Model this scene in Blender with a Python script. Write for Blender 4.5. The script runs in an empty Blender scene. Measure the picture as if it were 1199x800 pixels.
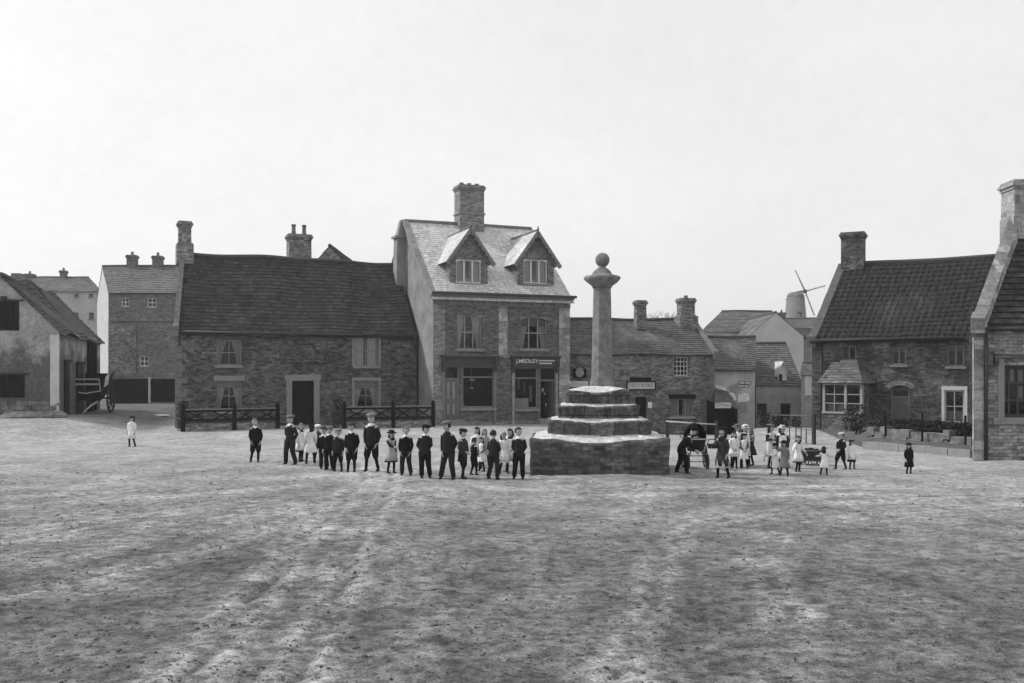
import bpy, math, random
from mathutils import Vector, Matrix, noise as mn
random.seed(7)
R = math.radians
sc = bpy.context.scene
COL = sc.collection
F = 1150.0; CX = 599.5; HY = 445.0; CAMH = 2.4
PI = math.pi

# ------------------------------------------------------------------ terrain
def sst(a, b, v):
    t = max(0.0, min(1.0, (v-a)/(b-a))); return t*t*(3-2*t)
def ground_z(x, y):
    g = 0.15*sst(36, 45, y)
    g += 0.56*sst(-16.2, -20.6, x)*sst(35, 46, y)
    g += 0.14*sst(48, 64, y)*sst(-16, -20, x)
    g -= 0.78*sst(37, 56, y)*sst(2.2, 8.5, x)*(1-.22*sst(12.5, 15, x))*(1-sst(10.2, 12.0, x)*sst(51, 46, y))
    # the mound the cross stands on
    d = math.hypot((x-2.2)/3.6, (y-25.6)/3.2)
    g += 0.10*sst(1.25, 0.5, d)*(1.0-0.5*sst(0.2, 1.0, abs(x-2.2)/2.0))
    return g
def at(px, Z):
    return ((px-CX)/F*Z, Z)
def gp(px, py):
    Z = CAMH*F/(py-HY)
    for _ in range(25):
        x = (px-CX)/F*Z
        Z2 = (CAMH-ground_z(x, Z))*F/(py-HY)
        Z = 0.5*Z+0.5*Z2
    return ((px-CX)/F*Z, Z)

# ------------------------------------------------------------------ tagging
def tag(o, label=None, cat=None, group=None, kind=None):
    if label: o['label'] = label
    if cat: o['category'] = cat
    if group: o['group'] = group
    if kind: o['kind'] = kind
    return o
def empty(name, loc, label, cat, group=None):
    o = bpy.data.objects.new(name, None); COL.objects.link(o)
    o.empty_display_size = 0.2
    o.location = loc
    return tag(o, label, cat, group)

# ------------------------------------------------------------------ mesh builder (world or local coordinates)
class MB:
    def __init__(s): s.v = []; s.f = []; s.m = []; s.sm = []
    def add(s, vs, fs, mi=0, smooth=False):
        o = len(s.v); s.v += [tuple(p) for p in vs]
        for f in fs: s.f.append([i+o for i in f]); s.m.append(mi); s.sm.append(smooth)
    def quad(s, a, b, c, d, mi=0): s.add([a, b, c, d], [(0, 1, 2, 3)], mi)
    def poly(s, pts, mi=0): s.add(pts, [tuple(range(len(pts)))], mi)
    def hexa(s, p, mi=0):   # 8 corners, bottom ccw then top ccw
        s.add(p, [(3, 2, 1, 0), (4, 5, 6, 7), (0, 1, 5, 4), (1, 2, 6, 5), (2, 3, 7, 6), (3, 0, 4, 7)], mi)
    def box(s, x0, x1, y0, y1, z0, z1, mi=0):
        s.hexa([(x0, y0, z0), (x1, y0, z0), (x1, y1, z0), (x0, y1, z0), (x0, y0, z1), (x1, y0, z1), (x1, y1, z1), (x0, y1, z1)], mi)
    def bar(s, a, b, w, h, mi=0, up=(0, 0, 1)):   # rectangular bar from a to b
        a = Vector(a); b = Vector(b); d = (b-a).normalized(); up = Vector(up)
        if abs(d.dot(up)) > 0.98: up = Vector((0, 1, 0))
        r = d.cross(up).normalized(); u = r.cross(d)
        q = [(-w/2, -h/2), (w/2, -h/2), (w/2, h/2), (-w/2, h/2)]
        s.hexa([a+r*i+u*j for i, j in q]+[b+r*i+u*j for i, j in q], mi)
    def tube(s, pts, rad, n=8, mi=0, caps=True, smooth=True, ry=None):
        pts = [Vector(p) for p in pts]
        if not hasattr(rad, '__len__'): rad = [rad]*len(pts)
        rings = []; prev = None
        for i, p in enumerate(pts):
            d = (pts[min(i+1, len(pts)-1)]-pts[max(i-1, 0)])
            d = d.normalized() if d.length > 1e-9 else Vector((0, 0, 1))
            if prev is None:
                up = Vector((0, 0, 1)) if abs(d.z) < 0.9 else Vector((0, 1, 0))
                r = d.cross(up).normalized()
            else:
                r = (prev-d*prev.dot(d)).normalized()
            prev = r; u = r.cross(d)
            rings.append([p+(r*math.cos(2*PI*k/n)+u*math.sin(2*PI*k/n))*rad[i] for k in range(n)])
        s.rings(rings, mi, caps, smooth)
    def rings(s, rings, mi=0, caps=True, smooth=True, cap0=None):
        n = len(rings[0]); o = len(s.v)
        for r in rings: s.v += [tuple(p) for p in r]
        for i in range(len(rings)-1):
            for k in range(n):
                a = o+i*n+k; b = o+i*n+(k+1) % n
                s.f.append([a, b, b+n, a+n]); s.m.append(mi); s.sm.append(smooth)
        if caps:
            if cap0 is not False:
                s.f.append([o+k for k in range(n)][::-1]); s.m.append(mi); s.sm.append(False)
            s.f.append([o+(len(rings)-1)*n+k for k in range(n)]); s.m.append(mi); s.sm.append(False)
    def lathe(s, prof, c=(0, 0, 0), n=24, mi=0, smooth=True, sx=1, sy=1, jit=0):
        rr = []
        for i, (r, z) in enumerate(prof):
            rr.append([(c[0]+r*sx*math.cos(2*PI*k/n)*(1+jit*mn.noise((k*1.3, i*.7, c[0]))), c[1]+r*sy*math.sin(2*PI*k/n)*(1+jit*mn.noise((k*1.3, i*.7, c[0]))), c[2]+z) for k in range(n)])
        s.rings(rr, mi, True, smooth)
    def ball(s, c, rx, ry=None, rz=None, n=12, m=8, mi=0, smooth=True):
        ry = ry or rx; rz = rz or rx
        rr = []
        for i in range(m+1):
            t = -PI/2+PI*i/m; t = max(-PI/2+0.02, min(PI/2-0.02, t))
            rr.append([(c[0]+rx*math.cos(t)*math.cos(2*PI*k/n), c[1]+ry*math.cos(t)*math.sin(2*PI*k/n), c[2]+rz*math.sin(t)) for k in range(n)])
        s.rings(rr, mi, True, smooth)
    def jitter(s, amt, sc_=1.0, o0=0):
        for i in range(o0, len(s.v)):
            p = Vector(s.v[i]); d = mn.noise_vector(p*sc_)*amt
            s.v[i] = tuple(p+d)
    def build(s, name, mats, parent=None, origin=(0, 0, 0), uv=True, vuv=None):
        me = bpy.data.meshes.new(name)
        ox, oy, oz = origin
        me.from_pydata([(x-ox, y-oy, z-oz) for x, y, z in s.v], [], s.f)
        if not isinstance(mats, (list, tuple)): mats = [mats]
        for m in mats: me.materials.append(m)
        me.polygons.foreach_set('material_index', s.m)
        me.polygons.foreach_set('use_smooth', s.sm)
        if uv:
            ul = me.uv_layers.new(name='UVMap')
            if vuv:
                for l in me.loops: ul.data[l.index].uv = vuv[l.vertex_index]
            Z = Vector((0, 0, 1)); buf = [0.0]*(2*len(me.loops))
            V = s.v
            for p in (me.polygons if not vuv else []):
                n = p.normal
                if abs(n.z) > 0.97:
                    for li in p.loop_indices:
                        q = V[me.loops[li].vertex_index]; buf[2*li] = q[0]; buf[2*li+1] = q[1]
                else:
                    t = Z.cross(n).normalized(); u = n.cross(t)
                    for li in p.loop_indices:
                        q = V[me.loops[li].vertex_index]
                        buf[2*li] = q[0]*t.x+q[1]*t.y+q[2]*t.z; buf[2*li+1] = q[0]*u.x+q[1]*u.y+q[2]*u.z
            if not vuv: ul.data.foreach_set('uv', buf)
        me.update()
        o = bpy.data.objects.new(name, me); COL.objects.link(o)
        if parent is not None: o.parent = parent
        else: o.location = origin
        return o

# ------------------------------------------------------------------ materials (all grey: the place is known only in monochrome)
MATS = {}
def nodemat(name):
    m = bpy.data.materials.new(name); m.use_nodes = True
    nt = m.node_tree; b = nt.nodes['Principled BSDF']; MATS[name] = m
    return m, nt, b, nt.nodes.new, nt.links.new
def g4(v): return (v, v, v, 1)
def math_node(nt, op, a, b=None, clamp=False):
    n = nt.nodes.new('ShaderNodeMath'); n.operation = op; n.use_clamp = clamp
    for i, x in enumerate([a, b]):
        if x is None: continue
        if isinstance(x, (int, float)): n.inputs[i].default_value = x
        else: nt.links.new(x, n.inputs[i])
    return n.outputs[0]
def maprange(nt, v, a, b, c, d):
    n = nt.nodes.new('ShaderNodeMapRange'); nt.links.new(v, n.inputs[0])
    for i, x in enumerate([a, b, c, d]): n.inputs[i+1].default_value = x
    return n.outputs[0]
def noise_node(nt, vec, scale, detail=4, rough=.6, stretch=None):
    if stretch:
        mp = nt.nodes.new('ShaderNodeMapping'); nt.links.new(vec, mp.inputs[0]); mp.inputs['Scale'].default_value = stretch; vec = mp.outputs[0]
    n = nt.nodes.new('ShaderNodeTexNoise'); nt.links.new(vec, n.inputs['Vector'])
    n.inputs['Scale'].default_value = scale; n.inputs['Detail'].default_value = detail; n.inputs['Roughness'].default_value = rough
    return n.outputs['Fac']
def grey(nt, v):
    c = nt.nodes.new('ShaderNodeCombineColor')
    for i in range(3): nt.links.new(v, c.inputs[i])
    return c.outputs[0]
def plain(name, v, rough=.9, var=.15, scale=6, bump=0.0, metal=0, spec=.3):
    m, nt, b, new, link = nodemat(name)
    tc = new('ShaderNodeTexCoord').outputs['Object']
    n = noise_node(nt, tc, scale, 5, .65)
    link(grey(nt, maprange(nt, n, .25, .75, v*(1-var), v*(1+var))), b.inputs['Base Color'])
    b.inputs['Roughness'].default_value = rough; b.inputs['Metallic'].default_value = metal
    b.inputs['Specular IOR Level'].default_value = spec
    if bump:
        bp = new('ShaderNodeBump'); link(noise_node(nt, tc, scale*4, 5, .7), bp.inputs['Height']); bp.inputs['Strength'].default_value = .7; bp.inputs['Distance'].default_value = bump
        link(bp.outputs[0], b.inputs['Normal'])
    return m
def masonry(name, c1, c2, mortar, bw, bh, msize=.012, warp=.03, stain=.35, stain_scale=.5, bump=.02, rowjit=.0, fine=.25, squash=1.0, pale_patch=0.0):
    m, nt, b, new, link = nodemat(name)
    uv = new('ShaderNodeUVMap').outputs[0]
    nw = new('ShaderNodeTexNoise'); link(uv, nw.inputs['Vector']); nw.inputs['Scale'].default_value = 2.2; nw.inputs['Detail'].default_value = 3
    vm = new('ShaderNodeVectorMath'); vm.operation = 'SUBTRACT'; link(nw.outputs['Color'], vm.inputs[0]); vm.inputs[1].default_value = (.5, .5, .5)
    vs = new('ShaderNodeVectorMath'); vs.operation = 'SCALE'; link(vm.outputs[0], vs.inputs[0]); vs.inputs['Scale'].default_value = warp*2
    va = new('ShaderNodeVectorMath'); va.operation = 'ADD'; link(uv, va.inputs[0]); link(vs.outputs[0], va.inputs[1])
    br = new('ShaderNodeTexBrick'); link(va.outputs[0], br.inputs['Vector'])
    br.inputs['Scale'].default_value = 1; br.inputs['Brick Width'].default_value = bw; br.inputs['Row Height'].default_value = bh
    br.inputs['Mortar Size'].default_value = msize; br.inputs['Mortar Smooth'].default_value = .4
    br.inputs['Color1'].default_value = g4(c1*.78); br.inputs['Color2'].default_value = g4(c2*1.18); br.inputs['Mortar'].default_value = g4(mortar)
    br.squash = squash; br.squash_frequency = 3; br.offset_frequency = 2
    # second, larger break-up so stones are not alike
    vo = new('ShaderNodeTexVoronoi'); mp = new('ShaderNodeMapping'); link(va.outputs[0], mp.inputs[0]); mp.inputs['Scale'].default_value = (1/bw*.9, 1/bh*.8, 1)
    link(mp.outputs[0], vo.inputs['Vector']); vo.inputs['Scale'].default_value = 1
    sp = new('ShaderNodeSeparateColor'); link(vo.outputs['Color'], sp.inputs[0])
    tone = maprange(nt, sp.outputs[0], 0, 1, .80, 1.22)
    big = maprange(nt, noise_node(nt, uv, stain_scale, 8, .72), .33, .68, 1-stain*.8, 1+stain*.5)
    fi = maprange(nt, noise_node(nt, uv, 9, 5, .8), .34, .66, 1-fine*1.3, 1+fine*1.5)
    streak = maprange(nt, noise_node(nt, uv, 1.5, 5, .65, (1.6, .6, 1)), .35, .7, 1-stain*.6, 1+stain*.4)
    s1 = new('ShaderNodeSeparateColor'); link(br.outputs['Color'], s1.inputs[0])
    v = math_node(nt, 'MULTIPLY', s1.outputs[0], tone)
    v = math_node(nt, 'MULTIPLY', v, big); v = math_node(nt, 'MULTIPLY', v, fi); v = math_node(nt, 'MULTIPLY', v, streak)
    if pale_patch:
        pp = maprange(nt, noise_node(nt, uv, .8, 5, .6), .55, .62, 0, pale_patch)
        v = math_node(nt, 'ADD', v, math_node(nt, 'MULTIPLY', pp, .2))
    link(grey(nt, v), b.inputs['Base Color']); b.inputs['Roughness'].default_value = .95; b.inputs['Specular IOR Level'].default_value = .2
    bp = new('ShaderNodeBump'); bp.inputs['Strength'].default_value = 1; bp.inputs['Distance'].default_value = bump
    h = math_node(nt, 'SUBTRACT', math_node(nt, 'ADD', math_node(nt, 'MULTIPLY', fi, .4), math_node(nt, 'MULTIPLY', tone, .5)), br.outputs['Fac'])
    link(h, bp.inputs['Height']); link(bp.outputs[0], b.inputs['Normal'])
    return m
def roofmat(name, v, tw, th, var=.35, moss=.3, lich=.0):
    m, nt, b, new, link = nodemat(name)
    uv = new('ShaderNodeUVMap').outputs[0]
    vo = new('ShaderNodeTexWhiteNoise'); vo.noise_dimensions = '2D'
    sp = new('ShaderNodeSeparateXYZ'); link(uv, sp.inputs[0])
    cx = new('ShaderNodeCombineXYZ')
    link(math_node(nt, 'FLOOR', math_node(nt, 'DIVIDE', sp.outputs[0], tw)), cx.inputs[0]); link(math_node(nt, 'FLOOR', math_node(nt, 'DIVIDE', sp.outputs[1], th)), cx.inputs[1])
    link(cx.outputs[0], vo.inputs['Vector'])
    t = maprange(nt, vo.outputs['Value'], 0, 1, 1-var, 1+var)
    big = maprange(nt, noise_node(nt, uv, .45, 6, .65), .35, .68, 1-moss, 1+moss)
    fi = maprange(nt, noise_node(nt, uv, 9, 4, .7), .3, .7, .75, 1.3)
    st = maprange(nt, noise_node(nt, uv, 2, 4, .6, (2, .2, 1)), .3, .7, .8, 1.2)
    x = math_node(nt, 'MULTIPLY', math_node(nt, 'MULTIPLY', t, big), math_node(nt, 'MULTIPLY', fi, st))
    x = math_node(nt, 'MULTIPLY', x, v)
    if lich:
        l = maprange(nt, noise_node(nt, uv, 5, 5, .7), .60, .70, 0, lich)
        x = math_node(nt, 'ADD', x, l)
    link(grey(nt, x), b.inputs['Base Color']); b.inputs['Roughness'].default_value = .8; b.inputs['Specular IOR Level'].default_value = .25
    bp = new('ShaderNodeBump'); bp.inputs['Distance'].default_value = .01; link(fi, bp.inputs['Height']); link(bp.outputs[0], b.inputs['Normal'])
    return m
def glassmat(name, refl=.25, tint=.75):
    m, nt, b, new, link = nodemat(name)
    nt.nodes.remove(b)
    out = nt.nodes['Material Output']
    tr = new('ShaderNodeBsdfTransparent'); tr.inputs[0].default_value = g4(tint)
    gl = new('ShaderNodeBsdfGlossy'); gl.inputs[0].default_value = g4(.9); gl.inputs['Roughness'].default_value = .04
    tc = new('ShaderNodeTexCoord').outputs['Object']
    bp = new('ShaderNodeBump'); bp.inputs['Distance'].default_value = .004; link(noise_node(nt, tc, 3, 2), bp.inputs['Height']); link(bp.outputs[0], gl.inputs['Normal'])
    lw = new('ShaderNodeLayerWeight'); lw.inputs[0].default_value = refl
    mx = new('ShaderNodeMixShader'); link(math_node(nt, 'ADD', math_node(nt, 'MULTIPLY', lw.outputs['Fresnel'], .8), .03), mx.inputs[0]); link(tr.outputs[0], mx.inputs[1]); link(gl.outputs[0], mx.inputs[2])
    link(mx.outputs[0], out.inputs[0])
    return m

M = {}
M['stone_dark'] = masonry('stone_dark', .07, .14, .11, .25, .098, .010, .045, .4, .4, fine=.35, pale_patch=.16)
M['stone_mid'] = masonry('stone_mid', .17, .30, .20, .27, .105, .011, .045, .35, .4, fine=.35)
M['stone_pub'] = masonry('stone_pub', .13, .24, .17, .23, .09, .009, .04, .35, .5, fine=.3, pale_patch=.22)
M['stone_plinth'] = masonry('stone_plinth', .07, .15, .12, .30, .095, .012, .035, .4, .9, fine=.35, bump=.03)
M['brick_dark'] = masonry('brick_dark', .10, .15, .14, .225, .075, .010, .008, .2, .5, fine=.25, bump=.008)
M['brick_cottage'] = masonry('brick_cottage', .065, .135, .10, .25, .085, .012, .02, .55, .55, fine=.4, bump=.012, pale_patch=.35)
M['brick_far'] = masonry('brick_far', .15, .20, .20, .23, .08, .01, .01, .2, .3)
M['brick_chimney'] = masonry('brick_chimney', .19, .25, .24, .225, .075, .010, .01, .25, .8, bump=.01)
M['quoin'] = masonry('quoin', .26, .34, .25, .42, .30, .012, .01, .25, .8, bump=.008)
M['ashlar'] = masonry('ashlar', .26, .36, .24, .6, .3, .01, .02, .3, .8, bump=.01)
M['plaster_grey'] = plain('plaster_grey', .27, .95, .40, 1.8, .015)
M['plaster_pale'] = plain('plaster_pale', .52, .95, .2, 1.2, .01)
M['plaster_shop'] = plain('plaster_shop', .22, .95, .40, 1.1, .015)
M['plaster_far'] = plain('plaster_far', .42, .95, .2, .6, .01)
M['limewash'] = plain('limewash', .40, .95, .38, .9, .015)
M['coping'] = plain('coping', .16, .95, .5, 5, .04)
M['coping_dark'] = plain('coping_dark', .10, .95, .5, 5, .04)
M['dressed'] = plain('dressed', .23, .9, .2, 4, .008)
M['cross_stone'] = plain('cross_stone', .125, .95, .75, 4.5, .06)
M['cross_top_lit'] = plain('cross_top_lit', .52, .95, .55, 7, .03)  # same stone as the steps, brightness of the sky put into the colour
M['shaft_stone'] = plain('shaft_stone', .20, .95, .5, 5, .04)
M['roof_dark'] = roofmat('roof_dark', .045, .24, .26, .4, .3, .10)
M['roof_pan'] = roofmat('roof_pan', .036, .27, .34, .25, .4, .08)
M['roof_stone'] = roofmat('roof_stone', .048, .34, .24, .3, .3, .08)
M['roof_slate'] = roofmat('roof_slate', .50, .20, .18, .22, .15)
M['roof_mid'] = roofmat('roof_mid', .11, .24, .25, .3, .3)
M['roof_barn'] = roofmat('roof_barn', .055, .24, .28, .4, .4, .12)
M['ridge_dark'] = plain('ridge_dark', .07, .9, .3, 4, .01)
M['ridge_shop'] = plain('ridge_shop', .16, .9, .3, 4, .01)
M['paint_white'] = plain('paint_white', .62, .6, .12, 3)
M['paint_cream'] = plain('paint_cream', .24, .6, .15, 3)
M['paint_dark'] = plain('paint_dark', .05, .5, .3, 3)
M['paint_mid'] = plain('paint_mid', .17, .6, .2, 3)
M['door_black'] = plain('door_black', .012, .6, .3, 3)
M['door_grey'] = plain('door_grey', .13, .6, .25, 3)
M['wood_dark'] = plain('wood_dark', .045, .85, .4, 8, .006)
M['wood_black'] = plain('wood_black', .012, .9, .4, 5, .006)
M['wood_pale'] = plain('wood_pale', .38, .85, .3, 6, .004)
M['wood_mid'] = plain('wood_mid', .16, .85, .3, 8, .005)
M['iron'] = plain('iron', .03, .6, .3, 8)
M['glass'] = glassmat('glass', .30, .8)
M['glass_dark'] = glassmat('glass_dark', .18, .6)
M['curtain'] = plain('curtain', .42, .95, .2, 10)
M['curtain_dim'] = plain('curtain_dim', .20, .95, .2, 10)
M['interior_shade'] = plain('interior_shade', .02, .95, .3, 2)  # near-black: indoor shade put into the base colour
M['sign_white'] = plain('sign_white', .62, .7, .12, 8)
M['letter_pale'] = plain('letter_pale', .72, .7, .05, 8)
M['letter_dark'] = plain('letter_dark', .04, .7, .1, 8)
M['poster'] = plain('poster', .78, .9, .3, 3)
M['poster_dim'] = plain('poster_dim', .28, .9, .4, 5)
M['mill'] = plain('mill', .15, .9, .15, .4)
M['leaf'] = plain('leaf', .035, .9, .5, 5)
M['twig'] = plain('twig', .09, .95, .3, 5)
M['soil'] = plain('soil', .085, .95, .5, 3, .02)
M['rubble'] = plain('rubble', .17, .95, .6, 3, .02)
M['skin'] = plain('skin', .40, .6, .08, 8)
M['eye'] = plain('eye', .03, .4, .1, 8)
M['lip'] = plain('lip', .17, .6, .1, 8)
for n_, v_ in dict(black=.011, dark=.022, char=.045, grey=.11, mid=.17, pale=.38, white=.72, cream=.55, hair=.03, hair_fair=.14, straw=.42, capgrey=.16).items():
    M['cloth_'+n_] = plain('cloth_'+n_, v_, .95, .22, 14, .003)
M['boot'] = plain('boot', .012, .5, .3, 10)

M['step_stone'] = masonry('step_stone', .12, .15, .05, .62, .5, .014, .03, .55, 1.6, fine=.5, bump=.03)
def worn_wash(name, v0, v1, zc, zw):
    m, nt, b, new, link = nodemat(name)
    tc = new('ShaderNodeTexCoord').outputs['Object']; sp = new('ShaderNodeSeparateXYZ'); link(tc, sp.inputs[0])
    n1 = noise_node(nt, tc, .7, 7, .7); n2 = noise_node(nt, tc, 6, 6, .75)
    h = math_node(nt, 'ADD', sp.outputs[2], math_node(nt, 'MULTIPLY', math_node(nt, 'SUBTRACT', n1, .5), 5.0))
    f = maprange(nt, h, zc-zw, zc+zw, v0, v1)
    v = math_node(nt, 'MULTIPLY', f, maprange(nt, n2, .33, .67, .70, 1.28)); v = math_node(nt, 'MULTIPLY', v, maprange(nt, n1, .33, .67, .8, 1.15))
    link(grey(nt, v), b.inputs['Base Color']); b.inputs['Roughness'].default_value = .95; b.inputs['Specular IOR Level'].default_value = .15
    bp = new('ShaderNodeBump'); bp.inputs['Distance'].default_value = .03; link(n2, bp.inputs['Height']); link(bp.outputs[0], b.inputs['Normal'])
    return m
M['barn_wash'] = worn_wash('barn_wash', .11, .33, 3.1, .5)
for n_ in ('wood_black', 'door_black', 'interior_shade', 'boot', 'wood_dark', 'leaf', 'roof_dark', 'roof_pan', 'roof_stone', 'cloth_black', 'cloth_dark', 'cloth_char', 'cloth_hair'):
    M[n_].node_tree.nodes['Principled BSDF'].inputs['Specular IOR Level'].default_value = .06
# ground
def ground_material():
    m, nt, b, new, link = nodemat('market_ground')
    tc = new('ShaderNodeTexCoord').outputs['Object']
    sp = new('ShaderNodeSeparateXYZ'); link(tc, sp.inputs[0]); X, Y = sp.outputs[0], sp.outputs[1]
    nl = noise_node(nt, tc, .16, 6, .62)
    nm = noise_node(nt, tc, .9, 8, .72, (1.0, .8, 1))
    nf = noise_node(nt, tc, 5, 8, .8)
    ng = noise_node(nt, tc, 55, 3, .85)
    nb = noise_node(nt, tc, .33, 6, .65)
    yy = math_node(nt, 'ADD', Y, math_node(nt, 'MULTIPLY', math_node(nt, 'SUBTRACT', nl, .5), 10))
    yy = math_node(nt, 'ADD', yy, math_node(nt, 'MULTIPLY', X, .10))
    dust = maprange(nt, yy, 11, 31, 0, 1)
    yard = maprange(nt, math_node(nt, 'ADD', Y, math_node(nt, 'MULTIPLY', nl, 2)), 43, 50, 0, 1)
    leftm = maprange(nt, X, -15, -18, 0, 1)
    yard = math_node(nt, 'MULTIPLY', yard, leftm)
    v = math_node(nt, 'ADD', .128, math_node(nt, 'MULTIPLY', dust, .185))
    at_ = new('ShaderNodeAttribute'); at_.attribute_name = 'wear'
    sw = new('ShaderNodeSeparateColor'); link(at_.outputs['Color'], sw.inputs[0])
    pale = math_node(nt, 'MULTIPLY', sw.outputs[0], maprange(nt, nf, .36, .6, .55, 1))
    v = math_node(nt, 'ADD', v, math_node(nt, 'MULTIPLY', pale, .17))
    v = math_node(nt, 'MULTIPLY', v, math_node(nt, 'SUBTRACT', 1, math_node(nt, 'MULTIPLY', sw.outputs[1], .55)))
    calm = math_node(nt, 'MULTIPLY', dust, .45)
    def mod(v, n, lo, hi, a, c):
        f = maprange(nt, n, lo, hi, a, c)
        # gentler on the trodden dust
        f = math_node(nt, 'ADD', math_node(nt, 'MULTIPLY', f, math_node(nt, 'SUBTRACT', 1, calm)), calm)
        return math_node(nt, 'MULTIPLY', v, f)
    v = mod(v, nl, .35, .65, .86, 1.1)
    v = mod(v, nm, .38, .62, .62, 1.36)
    v = mod(v, nb, .33, .66, .84, 1.14)
    v = mod(v, nf, .40, .60, .48, 1.52)
    v = mod(v, ng, .32, .68, .42, 1.6)
    fl = maprange(nt, noise_node(nt, tc, 9, 4, .7), .615, .65, 0, .68)
    v = math_node(nt, 'MULTIPLY', v, math_node(nt, 'SUBTRACT', 1, math_node(nt, 'MULTIPLY', fl, math_node(nt, 'SUBTRACT', 1, math_node(nt, 'MULTIPLY', dust, .6)))))
    fp = maprange(nt, noise_node(nt, tc, 13, 3, .6), .66, .70, 0, .10)
    v = math_node(nt, 'ADD', v, fp)
    sp1 = maprange(nt, noise_node(nt, tc, 3.2, 7, .75), .59, .66, 0, .62)
    v = math_node(nt, 'MULTIPLY', v, math_node(nt, 'SUBTRACT', 1, math_node(nt, 'MULTIPLY', sp1, math_node(nt, 'SUBTRACT', 1, math_node(nt, 'MULTIPLY', dust, .7)))))
    v = math_node(nt, 'MULTIPLY', v, math_node(nt, 'SUBTRACT', 1, math_node(nt, 'MULTIPLY', yard, .62)))
    link(grey(nt, v), b.inputs['Base Color']); b.inputs['Roughness'].default_value = .97; b.inputs['Specular IOR Level'].default_value = .12
    bp = new('ShaderNodeBump'); bp.inputs['Distance'].default_value = .022; bp.inputs['Strength'].default_value = .9
    h = math_node(nt, 'ADD', math_node(nt, 'MULTIPLY', nf, .9), math_node(nt, 'ADD', math_node(nt, 'MULTIPLY', ng, .3), math_node(nt, 'MULTIPLY', nm, 1.2)))
    link(h, bp.inputs['Height']); link(bp.outputs[0], b.inputs['Normal'])
    return m
M['ground'] = ground_material()

# wheel tracks worn into the square: plan polylines, pale dusty width, depth
TRACKS = [([(-2.55, 4), (-2.6, 8), (-2.85, 11), (-3.15, 14.5), (-3.3, 19), (-3.6, 24), (-5, 30)], .19, .95),
          ([(-1.45, 4), (-1.7, 8), (-2.0, 11), (-2.35, 14.5), (-2.5, 19), (-2.9, 24), (-4, 30)], .17, .8),
          ([(-11, 9), (-8.6, 12.2), (-6.6, 15.6), (-4.6, 18.2), (-1.5, 20.0), (3, 20.6), (9, 20.2), (17, 21.5)], .18, .8),
          ([(-11.6, 10.8), (-8.9, 13.8), (-6.6, 17.2), (-4.2, 19.8), (-1.2, 21.6), (3, 22.0), (9, 21.8), (17, 23.2)], .16, .7),
          ([(.6, 4), (.9, 8), (1.5, 10.5), (1.9, 13), (2.9, 16), (5.2, 18.5), (9, 20.2)], .15, .7),
          ([(1.9, 4), (2.25, 8), (2.9, 10.5), (3.3, 13), (4.2, 15.4), (6.2, 17.5), (9.6, 18.8)], .15, .6),
          ([(-12, 17), (-8, 19.5), (-4, 23), (-2, 27)], .16, .7), ([(-13, 18.6), (-8.6, 21), (-4.8, 24.4), (-3, 28)], .15, .6), ([(-9, 5), (-7.2, 8), (-5.6, 11), (-4.2, 14.4), (-3.5, 18)], .15, .75), ([(-10.2, 6), (-8.1, 9), (-6.4, 12), (-4.9, 15.4), (-4.0, 19)], .14, .6),
          ([(-1.0, 4), (-.9, 9), (-1.4, 13), (-2.6, 17), (-4.2, 20)], .14, .4)]
def wear_at(x, y):
    x += .15*mn.noise((x*.8, y*.8, 3)); y2 = y+.15*mn.noise((x*.8, y*.8, 9)); w = d = 0
    for pts, hw, k in TRACKS:
        best = 9
        for (x0, y0), (x1, y1) in zip(pts[:-1], pts[1:]):
            if min(y0, y1)-1.5 > y2 or max(y0, y1)+1.5 < y2: continue
            dx, dy = x1-x0, y1-y0; t = max(0, min(1, ((x-x0)*dx+(y2-y0)*dy)/(dx*dx+dy*dy)))
            best = min(best, math.hypot(x-x0-dx*t, y2-y0-dy*t))
        if best < hw*3:
            brk = .55+.9*mn.noise((x*.6, y*.6, hw*20))
            w = max(w, k*max(0, min(1, brk+.3))*math.exp(-((best-hw*.9)/(hw*.9))**2)); d = max(d, k*max(0, brk)*math.exp(-(best/(hw*.42))**2))
    return w, min(1, d)
def surf_z(x, y, w_=None, d_=None):
    z = ground_z(x, y)
    if -2 < y < 90 and abs(x) < 60:
        if w_ is None: w_, d_ = wear_at(x, y) if 4 <= y < 34 and abs(x) < 20 else (0, 0)
        k = 1.0 if y < 30 else .6
        z += k*(.045*mn.noise((x*.35, y*.45, 1.3))+.022*mn.noise((x*1.3, y*1.6, 4.1)))
        if y < 32: z += .024*mn.noise((x*3.6, y*4.1, 2.2))+.014*abs(mn.noise((x*8, y*8, 5)))
        if y < 18: z += .010*mn.noise((x*12, y*12, 8))
        z += .016*w_-.055*d_
    return z
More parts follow.
